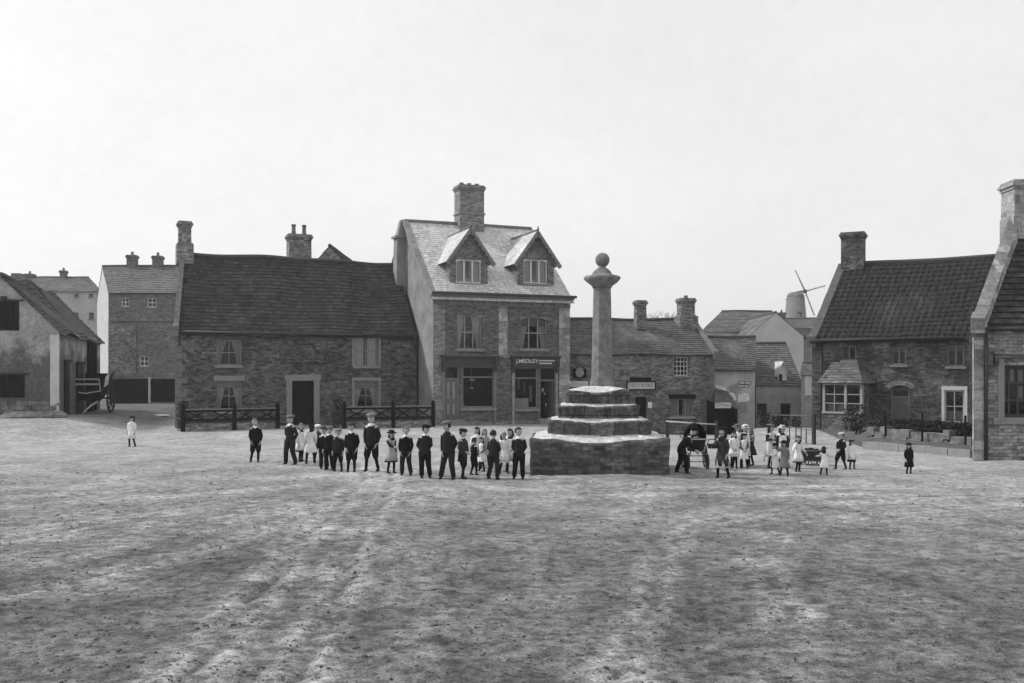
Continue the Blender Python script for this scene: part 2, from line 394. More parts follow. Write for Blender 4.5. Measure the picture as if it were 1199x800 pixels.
def build_ground():
    ys = [-60, -40, -20, -8, -2, 1, 3]; y = 4.0; st = .055
    while y < 90: ys.append(y); y += st; st = min(.6, st*1.0105)
    while y < 5000: ys.append(y); y *= 1.25
    xs = []; x = 0.0; st = .10
    while x < 60: xs.append(x); x += st; st = min(1.5, st*1.012)
    while x < 5000: xs.append(x); x *= 1.4
    xs = [-v for v in xs[:0:-1]]+xs
    vs = []; nx = len(xs); wear = []
    for y in ys:
        for x in xs:
            w_, d_ = 0.0, 0.0
            if 4 <= y < 34 and abs(x) < 20: w_, d_ = wear_at(x, y)
            wear.append((w_, d_))
            vs.append((x, y, surf_z(x, y, w_, d_)))
    fs = []
    for j in range(len(ys)-1):
        for i in range(nx-1):
            a = j*nx+i; fs.append((a, a+1, a+1+nx, a+nx))
    me = bpy.data.meshes.new('ground'); me.from_pydata(vs, [], fs); me.materials.append(M['ground'])
    me.polygons.foreach_set('use_smooth', [True]*len(fs))
    at_ = me.color_attributes.new('wear', 'FLOAT_COLOR', 'POINT')
    at_.data.foreach_set('color', [q for w_, d_ in wear for q in (w_, d_, 0, 1)])
    o = bpy.data.objects.new('ground', me); COL.objects.link(o); o['kind'] = 'structure'
build_ground()

# ------------------------------------------------------------------ building helpers
class Facade:
    """vertical plane from A to B (plan points), z0..z1, outward normal to the right-hand side facing the viewer"""
    def __init__(s, A, B, z0, z1):
        s.A = Vector((A[0], A[1], 0)); s.B = Vector((B[0], B[1], 0)); s.z0 = z0; s.z1 = z1
        s.t = (s.B-s.A).normalized(); s.L = (s.B-s.A).length; s.n = Vector((s.t.y, -s.t.x, 0))
    def P(s, u, z, d=0): return s.A+s.t*u+s.n*d+Vector((0, 0, z))
    def hit(s, px, py):
        ray = Vector(((px-CX)/F, 1, (HY-py)/F)); o = Vector((0, 0, CAMH))
        k = (s.A-o).dot(s.n)/ray.dot(s.n)
        p = o+ray*k
        return (p-s.A).dot(s.t), p.z
    def rect(s, x0, x1, y0, y1):
        a = s.hit(x0, y0); b = s.hit(x1, y1); c = s.hit((x0+x1)/2, y0); d = s.hit((x0+x1)/2, y1)
        return (a[0], b[0], d[1], c[1])   # u0,u1,z0,z1
    def box(s, mb, u0, u1, z0, z1, d0, d1, mi=0):
        q = [(u0, d1), (u1, d1), (u1, d0), (u0, d0)]
        mb.hexa([s.P(u, z0, d) for u, d in q]+[s.P(u, z1, d) for u, d in q], mi)
    def wall(s, mb, holes, reveal=.2, mi=0, rmi=0):
        us = sorted({0, s.L}|{h[0] for h in holes}|{h[1] for h in holes}); zs = sorted({s.z0, s.z1}|{h[2] for h in holes}|{h[3] for h in holes})
        us = [u for u in us if 0 <= u <= s.L]; zs = [z for z in zs if s.z0 <= z <= s.z1]
        for i in range(len(us)-1):
            for j in range(len(zs)-1):
                cu = (us[i]+us[i+1])/2; cz = (zs[j]+zs[j+1])/2
                if any(h[0] < cu < h[1] and h[2] < cz < h[3] for h in holes): continue
                mb.quad(s.P(us[i], zs[j]), s.P(us[i+1], zs[j]), s.P(us[i+1], zs[j+1]), s.P(us[i], zs[j+1]), mi)
        for (a, b, c, d) in holes:
            r = -reveal
            mb.quad(s.P(a, c), s.P(a, d), s.P(a, d, r), s.P(a, c, r), rmi); mb.quad(s.P(b, c, r), s.P(b, d, r), s.P(b, d), s.P(b, c), rmi)
            mb.quad(s.P(a, d), s.P(b, d), s.P(b, d, r), s.P(a, d, r), rmi); mb.quad(s.P(a, c, r), s.P(b, c, r), s.P(b, c), s.P(a, c), rmi)

def window(fa, h, root, O, frame='paint_white', nu=2, nz=2, sill='dressed', lintel=None, curtain=None, glass='glass', fw=.06, bar=.03, reveal=.12, surround=None, label=None, arch=False, blind=0.0):
    u0, u1, z0, z1 = h
    m = MB(); d0, d1 = -reveal-.05, -reveal
    fa.box(m, u0, u0+fw, z0, z1, d0, d1); fa.box(m, u1-fw, u1, z0, z1, d0, d1)
    fa.box(m, u0+fw, u1-fw, z0, z0+fw, d0, d1); fa.box(m, u0+fw, u1-fw, z1-fw, z1, d0, d1)
    for i in range(1, nu):
        u = u0+(u1-u0)*i/nu; fa.box(m, u-bar/2, u+bar/2, z0+fw, z1-fw, d0+.01, d1-.006)
    for i in range(1, nz):
        z = z0+(z1-z0)*i/nz; fa.box(m, u0+fw, u1-fw, z-bar/2, z+bar/2, d0+.012, d1-.008)
    if arch:   # segmental head filling the top corners
        n = 8; w = (u1-u0); rise = w*.12
        for i in range(n):
            ua = u0+w*i/n; ub = u0+w*(i+1)/n
            za = z1-rise*(2*(i/n)-1)**2; zb = z1-rise*(2*((i+1)/n)-1)**2
            m.quad(fa.P(ua, za, -.03), fa.P(ub, zb, -.03), fa.P(ub, z1, -.03), fa.P(ua, z1, -.03))
    w = m.build('window', M[frame], root, O)
    if label: w['label'] = label
    m = MB(); dd = -reveal-.03
    m.quad(fa.P(u0+fw*.5, z0+fw*.5, dd), fa.P(u1-fw*.5, z0+fw*.5, dd), fa.P(u1-fw*.5, z1-fw*.5, dd), fa.P(u0+fw*.5, z1-fw*.5, dd))
    m.build('pane', M[glass], w, (0, 0, 0)) if False else _child(m, 'pane', M[glass], w, O)
    if sill:
        m = MB(); fa.box(m, u0-.08, u1+.08, z0-.11, z0-.002, -reveal, .07); _child(m, 'sill', M[sill], w, O)
    if lintel:
        m = MB(); fa.box(m, u0-.14, u1+.14, z1+.002, z1+.24, -.05, .02); _child(m, 'lintel', M[lintel], w, O)
    if surround:
        m = MB(); s_ = .12
        fa.box(m, u0-s_, u0-.002, z0, z1, -.05, .025); fa.box(m, u1+.002, u1+s_, z0, z1, -.05, .025); fa.box(m, u0-s_, u1+s_, z1+.002, z1+s_*1.4, -.05, .03)
        _child(m, 'surround', M[surround], w, O)
    if curtain:
        wd = u1-u0; ht = z1-z0
        for side in (0, 1):
            m = MB(); n = 10; rows = 7; grid = []
            for j in range(rows+1):
                zf = j/rows; cov = {'drape': .17+.26*zf**1.5, 'half': .42, 'net': .5, 'low': .5}[curtain]
                row = []
                for i in range(n+1):
                    uf = i/n*cov; uu = u0+wd*uf if side == 0 else u1-wd*uf
                    zz = z0+ht*(zf if curtain != 'low' else zf*.36)
                    row.append(fa.P(uu, zz, -reveal-.12-.02*math.sin(i*2.1+j*.2)))
                grid.append(row)
            for j in range(rows):
                for i in range(n): m.quad(grid[j][i], grid[j][i+1], grid[j+1][i+1], grid[j+1][i])
            _child(m, 'curtain', M['curtain'], w, O)
    if blind:
        m = MB(); zb = z1-(z1-z0)*blind
        m.quad(fa.P(u0+.03, zb, -reveal-.08), fa.P(u1-.03, zb, -reveal-.08), fa.P(u1-.03, z1, -reveal-.08), fa.P(u0+.03, z1, -reveal-.08))
        _child(m, 'blind', M['curtain_dim'], w, O)
    # dark room lining behind the window
    return w
def _child(m, name, mat, parent, O):
    """mesh in world coordinates, parented under something whose own origin already is O"""
    o = m.build(name, mat, parent, O); return o

def door(fa, h, root, O, mat='door_black', panels=2, frame='paint_dark', reveal=.15, label=None, toplight=0.0, knob=True, panel_mat=None):
    u0, u1, z0, z1 = h; fw = .07
    m = MB(); zt = z1-toplight
    fa.box(m, u0+fw, u1-fw, z0, zt-fw, -reveal-.05, -reveal-.01)
    # raised rails and stiles leave sunk panels
    for (a, b, c, d) in ((u0+fw, u0+fw+.11, z0, zt-fw), (u1-fw-.11, u1-fw, z0, zt-fw), (u0+fw+.11, u1-fw-.11, z0, z0+.2), (u0+fw+.11, u1-fw-.11, zt-fw-.12, zt-fw), (u0+fw+.11, u1-fw-.11, z0+(zt-z0)*.40, z0+(zt-z0)*.47)):
        fa.box(m, a, b, c, d, -reveal-.01, -reveal+.02)
    if panels == 2:
        cu = (u0+u1)/2; fa.box(m, cu-.05, cu+.05, z0+.2, zt-fw-.12, -reveal-.01, -reveal+.018)
    dr = m.build('door', M[mat], root, O)
    if label: dr['label'] = label
    m = MB()
    fa.box(m, u0, u0+fw, z0, z1, -reveal-.05, -reveal+.04); fa.box(m, u1-fw, u1, z0, z1, -reveal-.05, -reveal+.04); fa.box(m, u0+fw, u1-fw, zt-fw, zt, -reveal-.05, -reveal+.04)
    if toplight: fa.box(m, u0+fw, u1-fw, z1-fw, z1, -reveal-.05, -reveal+.04)
    _child(m, 'door_frame', M[frame], dr, O)
    if toplight:
        m = MB(); m.quad(*[fa.P(u, z, -reveal-.02) for u, z in ((u0+fw, zt), (u1-fw, zt), (u1-fw, z1-fw), (u0+fw, z1-fw))]); _child(m, 'pane', M['glass_dark'], dr, O)
    if panel_mat:  # panels in a second colour over the door leaf
        cu = (u0+u1)/2
        m = MB()
        for (a, b) in ((u0+fw+.13, cu-.07), (cu+.07, u1-fw-.13)):
            fa.box(m, a, b, z0+(zt-z0)*.5, zt-fw-.15, -reveal-.01, -reveal+.008); fa.box(m, a, b, z0+.24, z0+(zt-z0)*.38, -reveal-.01, -reveal+.008)
        _child(m, 'door_panel', M[panel_mat], dr, O)
    if knob:
        m = MB(); p = fa.P(u1-fw-.06, z0+1.0, -reveal+.05); m.ball(p, .03, n=8, m=6); _child(m, 'handle', M['iron'], dr, O)
    return dr

def lerp(a, b, t): return Vector(a)*(1-t)+Vector(b)*t
def roof_sheet(m, e0, e1, r1, r0, tw=.25, th=.28, style='plain', amp=.03, sag=.05, mi=0, seed=0, step=.025):
    """tiled slope: e0-e1 eaves (left-right), r0-r1 ridge"""
    e0, e1, r0, r1 = map(Vector, (e0, e1, r0, r1))
    n = (e1-e0).cross(r0-e0).normalized()
    if n.z < 0: n = -n
    L = ((e1-e0).length+(r1-r0).length)/2; H = ((r0-e0).length+(r1-e1).length)/2
    nu = max(1, round(L/tw)); nv = max(1, round(H/th))
    spt = 4 if style == 'pan' else 1
    def base(u, v):
        p = lerp(lerp(e0, e1, u), lerp(r0, r1, u), v)
        s_ = sag*(mn.noise((u*L*.35+seed, v*H*.3, seed))*1.0-.5*math.sin(PI*u)*math.sin(PI*min(1, v*1.0))*.8)
        return p+Vector((0, 0, s_))
    rnd = random.Random(seed+5)
    for j in range(nv):
        off = .5 if (j % 2 and style != 'pan') else 0
        if style == 'pan':
            N = nu*spt; lo = []; hi = []
            for i in range(N+1):
                u = i/N; ph = (i % spt)/spt
                hgt = amp*(.5+.5*math.cos(2*PI*ph))+rnd.uniform(-.004, .004)
                lo.append(base(u, j/nv)+n*(hgt+step)); hi.append(base(u, (j+1)/nv)+n*(hgt))
            o = len(m.v); m.v += [tuple(p) for p in lo+hi]
            under = [base(i/N, j/nv)-n*.01 for i in range(N+1)]; m.v += [tuple(p) for p in under]
            K = N+1
            for i in range(N):
                m.f.append([o+i, o+i+1, o+K+i+1, o+K+i]); m.m.append(mi); m.sm.append(True)
                m.f.append([o+2*K+i, o+2*K+i+1, o+i+1, o+i]); m.m.append(mi); m.sm.append(False)
        else:
            us = [max(0, min(1, (i+off)/nu)) for i in range(-1, nu+2)]
            us = sorted(set(us)|{0, 1})
            for a, b in zip(us[:-1], us[1:]):
                k = step+rnd.uniform(-.35, .35)*step; k2 = k+rnd.uniform(-.2, .2)*step; dv = rnd.uniform(-.04, .03)/nv*(1 if j else 0)
                p = [base(a, j/nv+dv)+n*k, base(b, j/nv+dv)+n*k2, base(b, (j+1)/nv)+n*.002, base(a, (j+1)/nv)+n*.002]
                m.add(p, [(0, 1, 2, 3)], mi)
                m.add([base(a, j/nv+dv)-n*.01, base(b, j/nv+dv)-n*.01, p[1], p[0]], [(0, 1, 2, 3)], mi)

def chimney(c, t, w, d, z0, z1, root, O, mat='brick_chimney', pots=2, cap='dressed', taper=0, potmat='rubble', poth=.45, band=True, base_h=0, base_w=0):
    """stack centred at plan point c; t = unit vector along its width"""
    t = Vector((t[0], t[1], 0)).normalized(); n = Vector((-t.y, t.x, 0)); c = Vector((c[0], c[1], 0))
    def ring(w_, d_, z): return [c+t*a*w_/2+n*b*d_/2+Vector((0, 0, z)) for a, b in ((-1, -1), (1, -1), (1, 1), (-1, 1))]
    m = MB(); H = z1-z0
    m.hexa(ring(w, d, z0)+ring(w*(1-taper), d*(1-taper), z1-.3))
    if base_h: m.hexa(ring(w+base_w, d+base_w, z0)+ring(w+base_w*.9, d+base_w*.9, z0+base_h))
    ws = w*(1-taper); ds = d*(1-taper)
    m.hexa(ring(ws+.08, ds+.08, z1-.30)+ring(ws+.08, ds+.08, z1-.20)); m.hexa(ring(ws+.18, ds+.18, z1-.198)+ring(ws+.18, ds+.18, z1-.1)); m.hexa(ring(ws+.08, ds+.08, z1-.098)+ring(ws+.06, ds+.06, z1))
    ch = m.build('chimney', M[mat], root, O)
    if band:
        m = MB(); m.hexa(ring(w+.12, d+.12, z0+H*.45)+ring(w+.12, d+.12, z0+H*.45+.09)); _child(m, 'band', M[cap], ch, O)
    for i in range(pots):
        k = (i+.5)/pots-.5
        p = c+t*(k*ws*.95)
        m = MB(); m.lathe([(.11, 0), (.13, .03), (.12, .1), (.10, poth*.8), (.13, poth*.85), (.13, poth), (.09, poth+.005)], (p.x, p.y, z1), 12)
        _child(m, 'chimney_pot', M[potmat], ch, O)
    return ch

def house(name, label, cat, FL, FR, RL, RR, z0, ze, zr, wall, roof, holes=(), tw=.25, th=.28, style='plain', amp=.03, step=.025, sag=.08, over=.18, overg=.05, gable_l=None, gable_r=None, ridge='ridge_dark', seed=1, reveal=.2, group=None, front_roof_only=False, zfoot=.5, eaves_board=None):
    O = (FL[0], FL[1], z0)
    root = empty(name, O, label, cat, group)
    FL = Vector((FL[0], FL[1])); FR = Vector((FR[0], FR[1])); RL = Vector((RL[0], RL[1])); RR = Vector((RR[0], RR[1]))
    BL = 2*RL-FL; BR = 2*RR-FR
    fa = Facade(FL, FR, z0-zfoot, ze)
    m = MB(); fa.wall(m, holes, reveal)
    v3 = lambda p, z: (p.x, p.y, z)
    zb = z0-zfoot
    m.quad(v3(BR, zb), v3(BL, zb), v3(BL, ze), v3(BR, ze))
    if not gable_l: m.poly([v3(BL, zb), v3(FL, zb), v3(FL, ze), v3(RL, zr-.03), v3(BL, ze)])
    if not gable_r: m.poly([v3(FR, zb), v3(BR, zb), v3(BR, ze), v3(RR, zr-.03), v3(FR, ze)])
    m.build('wall', M[wall], root, O)
    if gable_l: g = MB(); g.poly([v3(BL, zb), v3(FL, zb), v3(FL, ze), v3(RL, zr-.03), v3(BL, ze)]); g.build('gable_wall', M[gable_l], root, O)
    if gable_r: g = MB(); g.poly([v3(FR, zb), v3(BR, zb), v3(BR, ze), v3(RR, zr-.03), v3(FR, ze)]); g.build('gable_wall', M[gable_r], root, O)
    # roof
    m = MB()
    t = (RR-RL).normalized()
    def slope(A, B, sd, flip):
        dl = (A-RL); dr = (B-RR)
        k = over/max(.1, dl.length)
        eA = A+dl*k-t*overg; eB = B+dr*k+t*overg
        zo = ze-(zr-ze)*k
        rl = RL-t*overg; rr = RR+t*overg
        if not flip: roof_sheet(m, v3(eA, zo), v3(eB, zo), v3(rr, zr), v3(rl, zr), tw, th, style, amp, sag, seed=sd, step=step)
        else: roof_sheet(m, v3(eB, zo), v3(eA, zo), v3(rl, zr), v3(rr, zr), tw*3, th*2, 'plain', amp, sag, seed=sd, step=step)
        # flat underside so that no light gets in
        zu = -.03
        m.quad(v3(A, ze+zu), v3(B, ze+zu), v3(RR, zr+zu-.02), v3(RL, zr+zu-.02))
        # soffit edge
        m.quad(v3(eA, zo-.02), v3(eB, zo-.02), v3(B, ze-.04), v3(A, ze-.04))
    slope(FL, FR, seed, False); slope(BL, BR, seed+3, True)
    rf = m.build('roof', M[roof], root, O)
    m = MB(); n = max(4, int((RR-RL).length/.4)); pts = []
    for i in range(n+1):
        u = i/n; p = RL+(RR-RL)*u
        pts.append((p.x, p.y, zr+.015+sag*(mn.noise((u*(RR-RL).length*.35+seed, (BL-RL).length*.3, seed))*.9)))
    m.tube(pts, .11, 8); _child(m, 'ridge', M[ridge], rf, O)
    return root, rf, fa, O, dict(FL=FL, FR=FR, RL=RL, RR=RR, BL=BL, BR=BR)

def coping(E, Rg, w, h, root, O, mat='coping', kneel=True, t=(1, 0), segs=9, drop=.25, seed=0):
    """raised gable coping from eaves corner E to ridge Rg (3d points); t is the plan direction across its width"""
    E = Vector(E); Rg = Vector(Rg); t = Vector((t[0], t[1], 0)).normalized()
    m = MB(); rnd = random.Random(seed)
    for i in range(segs):
        a = lerp(E, Rg, i/segs); b = lerp(E, Rg, (i+.985)/segs); j = rnd.uniform(-.012, .012)
        up = Vector((0, 0, 1))
        m.hexa([a-t*w/2-up*drop, a+t*w/2-up*drop, b+t*w/2-up*drop, b-t*w/2-up*drop, a-t*w/2+up*(h+j), a+t*w/2+up*(h+j), b+t*w/2+up*(h+j), b-t*w/2+up*(h+j)])
    if kneel:
        d = Vector((E.x-Rg.x, E.y-Rg.y, 0)).normalized()
        q = E+d*.22; up = Vector((0, 0, 1))
        m.hexa([q-t*w*.55-up*.38, q+t*w*.55-up*.38, E+t*w*.55-up*.38, E-t*w*.55-up*.38, q-t*w*.55+up*.08, q+t*w*.55+up*.08, E+t*w*.55+up*(h+.1), E-t*w*.55+up*(h+.1)])
    return m.build('coping', M[mat], root, O)
# ================================================================== LEFT HOUSE (long dark-roofed stone house)
def v3(p, z): return (p[0], p[1], z)
FL, FR = (-15.78, 46.0), (-4.92, 50.7)
f0 = Facade(FL, FR, -.3, 4.78)
H = [f0.rect(254, 283, 398, 428), f0.rect(254, 283, 446, 482), f0.rect(342, 367.5, 446, 499), f0.rect(415, 443, 394, 429), f0.rect(415, 443, 446, 481)]
H[2] = (H[2][0], H[2][1], .16, H[2][3])
root, rf, fa, O, P = house('stone_house', 'long two-storey dark stone house with big dark tiled roof, behind the two lattice fences', 'house', FL, FR, (-16.62, 49.3), (-6.3, 53.9), .1, 4.78, 8.72, 'stone_dark', 'roof_stone', H, tw=.34, th=.25, step=.024, sag=.13, over=.2, overg=-.1, gable_l='plaster_pale', seed=3)  # gable plaster set paler than the front, sunlight put into its colour
window(fa, H[0], root, O, 'paint_cream', 2, 2, curtain='drape', glass='glass_dark', label='upper window with white curtains')
window(fa, H[1], root, O, 'paint_cream', 2, 2, curtain='drape', lintel='dressed', glass='glass', blind=.22)
window(fa, H[3], root, O, 'paint_cream', 2, 2, curtain='half', surround='dressed', glass='glass')
window(fa, H[4], root, O, 'paint_cream', 2, 2, curtain='drape', surround='dressed', glass='glass', blind=.25)
door(fa, H[2], root, O, 'door_black', 2, 'door_black')
m = MB(); u0, u1, z0_, z1_ = H[2]
fa.box(m, u0-.28, u0-.003, .1, z1_, -.05, .02); fa.box(m, u1+.003, u1+.28, .1, z1_, -.05, .02); fa.box(m, u0-.34, u1+.34, z1_+.003, z1_+.3, -.05, .025)
_child(m, 'door_surround', M['dressed'], root, O)
m = MB(); fa.box(m, u0-.3, u1+.3, -.1, .19, -.1, .45); _child(m, 'doorstep', M['dressed'], root, O)
# sunk panel with shaped hood over the door
a, b, c, d = fa.rect(329, 384, 402, 422)
m = MB()
fa.box(m, a, b, c-.1, c, -.02, .14)
fa.box(m, a, a+.1, c, c+(d-c)*.45, -.02, .10); fa.box(m, b-.1, b, c, c+(d-c)*.45, -.02, .10)
w = b-a
prof = [(0, .45), (.22, .45), (.30, .75), (.36, 1.0), (.64, 1.0), (.70, .75), (.78, .45), (1, .45)]
for (x0, y0), (x1, y1) in zip(prof[:-1], prof[1:]):
    m.bar(fa.P(a+w*x0, c+(d-c)*y0, .05), fa.P(a+w*x1, c+(d-c)*y1, .05), .10, .09)
_child(m, 'stone_hood', M['stone_dark'], root, O)
def quoins(fa, z0, z1, root, O, mat, left=True, right=False):
    m = MB(); z = z0; i = 0; rr = random.Random(int(z1*100))
    while z < z1-.2:
        h_ = rr.uniform(.24, .36); w_ = (.5 if i % 2 else .28)+rr.uniform(-.05, .05); h_ = min(h_, z1-z)
        if left: fa.box(m, -.004, w_, z+.01, z+h_-.01, -.05, .014)
        if right: fa.box(m, fa.L-w_, fa.L+.004, z+.01, z+h_-.01, -.05, .014)
        z += h_; i += 1
    _child(m, 'quoins', M[mat], root, O)
quoins(fa, .0, 4.6, root, O, 'coping')
# chimney on left gable + coping
coping((-15.72, 45.95, 4.82), (-16.5, 49.2, 8.72), .24, .14, root, O, 'coping', True, fa.t, seed=3)
coping((-17.40, 52.6, 4.82), (-16.62, 49.3, 8.72), .34, .14, root, O, 'coping', False, fa.t, seed=4)
chimney((-16.45, 49.35), fa.t, .62, .62, 8.2, 10.35, rf.parent, O, 'stone_mid', 0, 'dressed', .05, base_h=1.0, base_w=.2)
# small metal wall hooks on gable corner and gutter pieces
m = MB(); fa.box(m, .15, .25, 4.0, 4.45, .0, .06); _child(m, 'wall_hook', M['iron'], root, O)
m = MB(); m.tube([fa.P(.1, 4.66, .22), fa.P(fa.L-.2, 4.66, .22)], .055, 8); _child(m, 'gutter', M['paint_dark'], root, O)
kp = at(472.5, 53.3)
kt = fa.t; kn = Vector((-kt.y, kt.x, 0)); kc = Vector((kp[0], kp[1], 0))
def sq(c, w, d, z): return [c+kt*a_*w/2+kn*b_*d/2+Vector((0, 0, z)) for a_, b_ in ((-1, -1), (1, -1), (1, 1), (-1, 1))]
m = MB(); m.hexa(sq(kc, 1.02, .75, 7.0)+sq(kc, .90, .65, 10.05)); m.hexa(sq(kc, 1.14, .85, 10.053)+sq(kc, 1.14, .85, 10.18)); m.hexa(sq(kc, .80, .55, 10.183)+sq(kc, .40, .30, 11.05))
_child(m, 'chimney', M['plaster_shop'], root, O)
# stack rising behind the ridge
c1 = at(350, 53.5)
chimney((c1[0], c1[1]), fa.t, 1.25, .8, 7.4, 10.3, rf.parent, O, 'stone_mid', 2, 'dressed', .04, poth=.55)

# wing roof seen behind the ridge
hb = Facade(at(360, 60), at(404, 60), 0, 8)
r, _, _, _, _ = house('rear_cottage', 'dark gable end peeping over the ridge of the long stone house', 'house', at(440, 60), (at(440, 60)[0], 68), at(386, 60), (at(386, 60)[0], 68), .2, 7.4, 10.6, 'stone_mid', 'roof_stone', tw=.4, th=.3, sag=.03, over=.12, seed=9)

# ================================================================== SHOP
FL, FR = (-3.90, 48.5), (3.01, 51.3); FL_S, FR_S = FL, FR
RLs, RRs = (-5.80, 53.2), (1.10, 56.0)
zb = .15; ze = 6.68; zr = 11.0
f0 = Facade(FL, FR, -.3, ze)
Hs = dict(dl=f0.rect(519.5, 538, 428.5, 489), wl=f0.rect(541, 578.5, 428.5, 478), wr=f0.rect(602, 629.5, 430, 479), dr=f0.rect(631.5, 651, 430, 489), ul=f0.rect(535, 564.5, 369, 409), ur=f0.rect(609.5, 641, 371, 409))
Hs['wl'] = (Hs['wl'][0], Hs['wl'][1], Hs['wl'][2], Hs['dl'][3]); Hs['wr'] = (Hs['wr'][0], Hs['wr'][1], Hs['wr'][2], Hs['dr'][3])
Hs['dl'] = (Hs['dl'][0], Hs['dl'][1], .42, Hs['dl'][3]); Hs['dr'] = (Hs['dr'][0], Hs['dr'][1], .42, Hs['dr'][3])
shop, rf, fa, O, P = house('shop_building', 'tall brick shop with pale slate roof, two dormers and two shopfronts', 'shop', FL, FR, RLs, RRs, zb, ze, zr, 'brick_dark', 'roof_slate', list(Hs.values()), tw=.26, th=.2, step=.012, sag=.03, over=.35, overg=.12, gable_l='plaster_shop', ridge='ridge_shop', seed=21, reveal=.25)
L = fa.L
# quoins & pier & string course
m = MB()
fa.box(m, 0.002, .62, -.1, ze-.55, .004, .035); _child(m, 'corner_quoins', M['brick_chimney'], shop, O)
m = MB(); fa.box(m, L-.62, L-.002, -.1, ze-.55, .004, .035); _child(m, 'corner_quoins', M['quoin'], shop, O)
u_a = fa.hit(583.5, 400)[0]; u_b = fa.hit(594, 400)[0]
m = MB(); fa.box(m, u_a, u_b, 3.6, ze-.55, .004, .04); _child(m, 'pier', M['quoin'], shop, O)
m = MB(); fa.box(m, -.15, L+.15, ze-.12, ze-.02, -.05, .30); fa.box(m, -.1, L+.1, ze-.26, ze-.122, -.05, .18); fa.box(m, -.02, L+.02, ze-.54, ze-.262, .003, .06)
for i in range(12):
    u = .2+(L-.4)*i/11; fa.box(m, u-.07, u+.07, ze-.46, ze-.262, .062, .2)
_child(m, 'cornice', M['paint_mid'], shop, O)
m = MB(); fa.box(m, .62, L-.62, 3.55, 3.68, .004, .05); _child(m, 'string_course', M['brick_chimney'], shop, O)
m = MB(); m.tube([fa.P(-.2, ze+.02, .42), fa.P(L+.2, ze+.02, .42)], .07, 8); _child(m, 'gutter', M['paint_dark'], shop, O)
# bargeboard on the left gable foot
gd = (Vector(RLs)-Vector(FL)).normalized()
window(fa, Hs['ul'], shop, O, 'paint_cream', 3, 2, curtain='drape', glass='glass', reveal=.12, arch=True, bar=.06, sill='dressed')
window(fa, Hs['ur'], shop, O, 'paint_cream', 3, 2, curtain='drape', blind=.3, glass='glass', reveal=.12, arch=True, bar=.06, sill='dressed')
# shopfronts
def shopfront(wk, dk, fx0, fx1, fy0, fy1, door_left, title):
    u0, u1, z0, z1 = wk
    m = MB(); fw = .07
    zt = z0+(z1-z0)*.72
    fa.box(m, u0, u0+fw, z0, z1, -.12, -.02); fa.box(m, u1-fw, u1, z0, z1, -.12, -.02); fa.box(m, u0+fw, u1-fw, z0, z0+.1, -.12, .0); fa.box(m, u0+fw, u1-fw, z1-.08, z1, -.12, -.02); fa.box(m, u0+fw, u1-fw, zt, zt+.07, -.11, -.03)
    w = m.build('shop_window', M['paint_mid'], shop, O)
    m = MB(); m.quad(*[fa.P(u, z, -.08) for u, z in ((u0+.03, z0+.03), (u1-.03, z0+.03), (u1-.03, z1-.03), (u0+.03, z1-.03))]); _child(m, 'pane', M['glass_dark'], w, O)
    m = MB(); fa.box(m, u0-.1, u1+.1, z0-.12, z0-.003, -.1, .1); _child(m, 'sill', M['dressed'], w, O)
    # shelf and back of the display window, indoor shade put into their colour
    m = MB(); fa.box(m, u0-.2, u1+.2, z0-.1, z0-.02, -1.4, -.26); fa.box(m, u0-.2, u1+.2, z0, z1+.1, -1.42, -1.402); _child(m, 'display_shelf', M['interior_shade'], w, O)
    a, _ = fa.hit(fx0, fy0); b, _ = fa.hit(fx1, fy0); zt_ = fa.hit((fx0+fx1)/2, fy0)[1]; zb_ = fa.hit((fx0+fx1)/2, fy1)[1]
    m = MB(); fa.box(m, a, b, zb_, zt_, .003, .16); fa.box(m, a-.08, b+.08, zt_+.002, zt_+.1, .003, .30); fa.box(m, a-.04, b+.04, zb_-.07, zb_-.002, .003, .20)
    for q in (a-.02, b-.14): fa.box(m, q, q+.16, zb_-.36, zb_-.072, .003, .15); fa.box(m, q, q+.16, zb_, zt_, .162, .24)
    fas = m.build('fascia', M['paint_dark'], shop, O)
    # pilasters each side
    for q_ in (a+.02, b-.14): m = MB(); fa.box(m, q_, q_+.12, .1, zb_-.362, .003, .07); _child(m, 'pilaster', M['paint_mid' if door_left else 'quoin'], shop, O)
    return a, b, zb_, zt_, fas
shopfront(Hs['wl'], Hs['dl'], 517, 581, 418.5, 427, True, None)
a, b, zb_, zt_, fas = shopfront(Hs['wr'], Hs['dr'], 599, 653, 419, 428.5, False, None)
door(fa, Hs['dl'], shop, O, 'door_grey', 2, 'paint_mid', .1, toplight=.6, panel_mat='paint_cream', label='panelled private door with a toplight')
# open right shop doorway: frame + toplight, door leaf folded inside
u0, u1, z0_, z1_ = Hs['dr']
m = MB(); fa.box(m, u0, u0+.07, z0_, z1_, -.12, -.02); fa.box(m, u1-.07, u1, z0_, z1_, -.12, -.02); fa.box(m, u0+.07, u1-.07, z1_-.72, z1_-.65, -.12, -.02); fa.box(m, u0+.07, u1-.07, z1_-.07, z1_, -.12, -.02)
dfr = m.build('door_frame', M['paint_mid'], shop, O)
m = MB(); m.quad(*[fa.P(u, z, -.08) for u, z in ((u0+.07, z1_-.65), (u1-.07, z1_-.65), (u1-.07, z1_-.07), (u0+.07, z1_-.07))]); _child(m, 'pane', M['glass_dark'], dfr, O)
m = MB(); fa.box(m, u0-.3, u1+.3, z0_-.08, z0_-.005, -1.6, -.002); fa.box(m, u0-.3, u1+.3, z0_, z1_, -1.62, -1.602); _child(m, 'porch_floor', M['interior_shade'], shop, O)  # floor and back near-black, shade of the doorway painted in
m = MB(); p = fa.P(u1-.1, z0_, -.15); q = fa.P(u1-.25, z0_, -.95); m.bar(p+Vector((0, 0, 1.05)), q+Vector((0, 0, 1.05)), .05, 2.05); _child(m, 'door', M['door_grey'], shop, O)
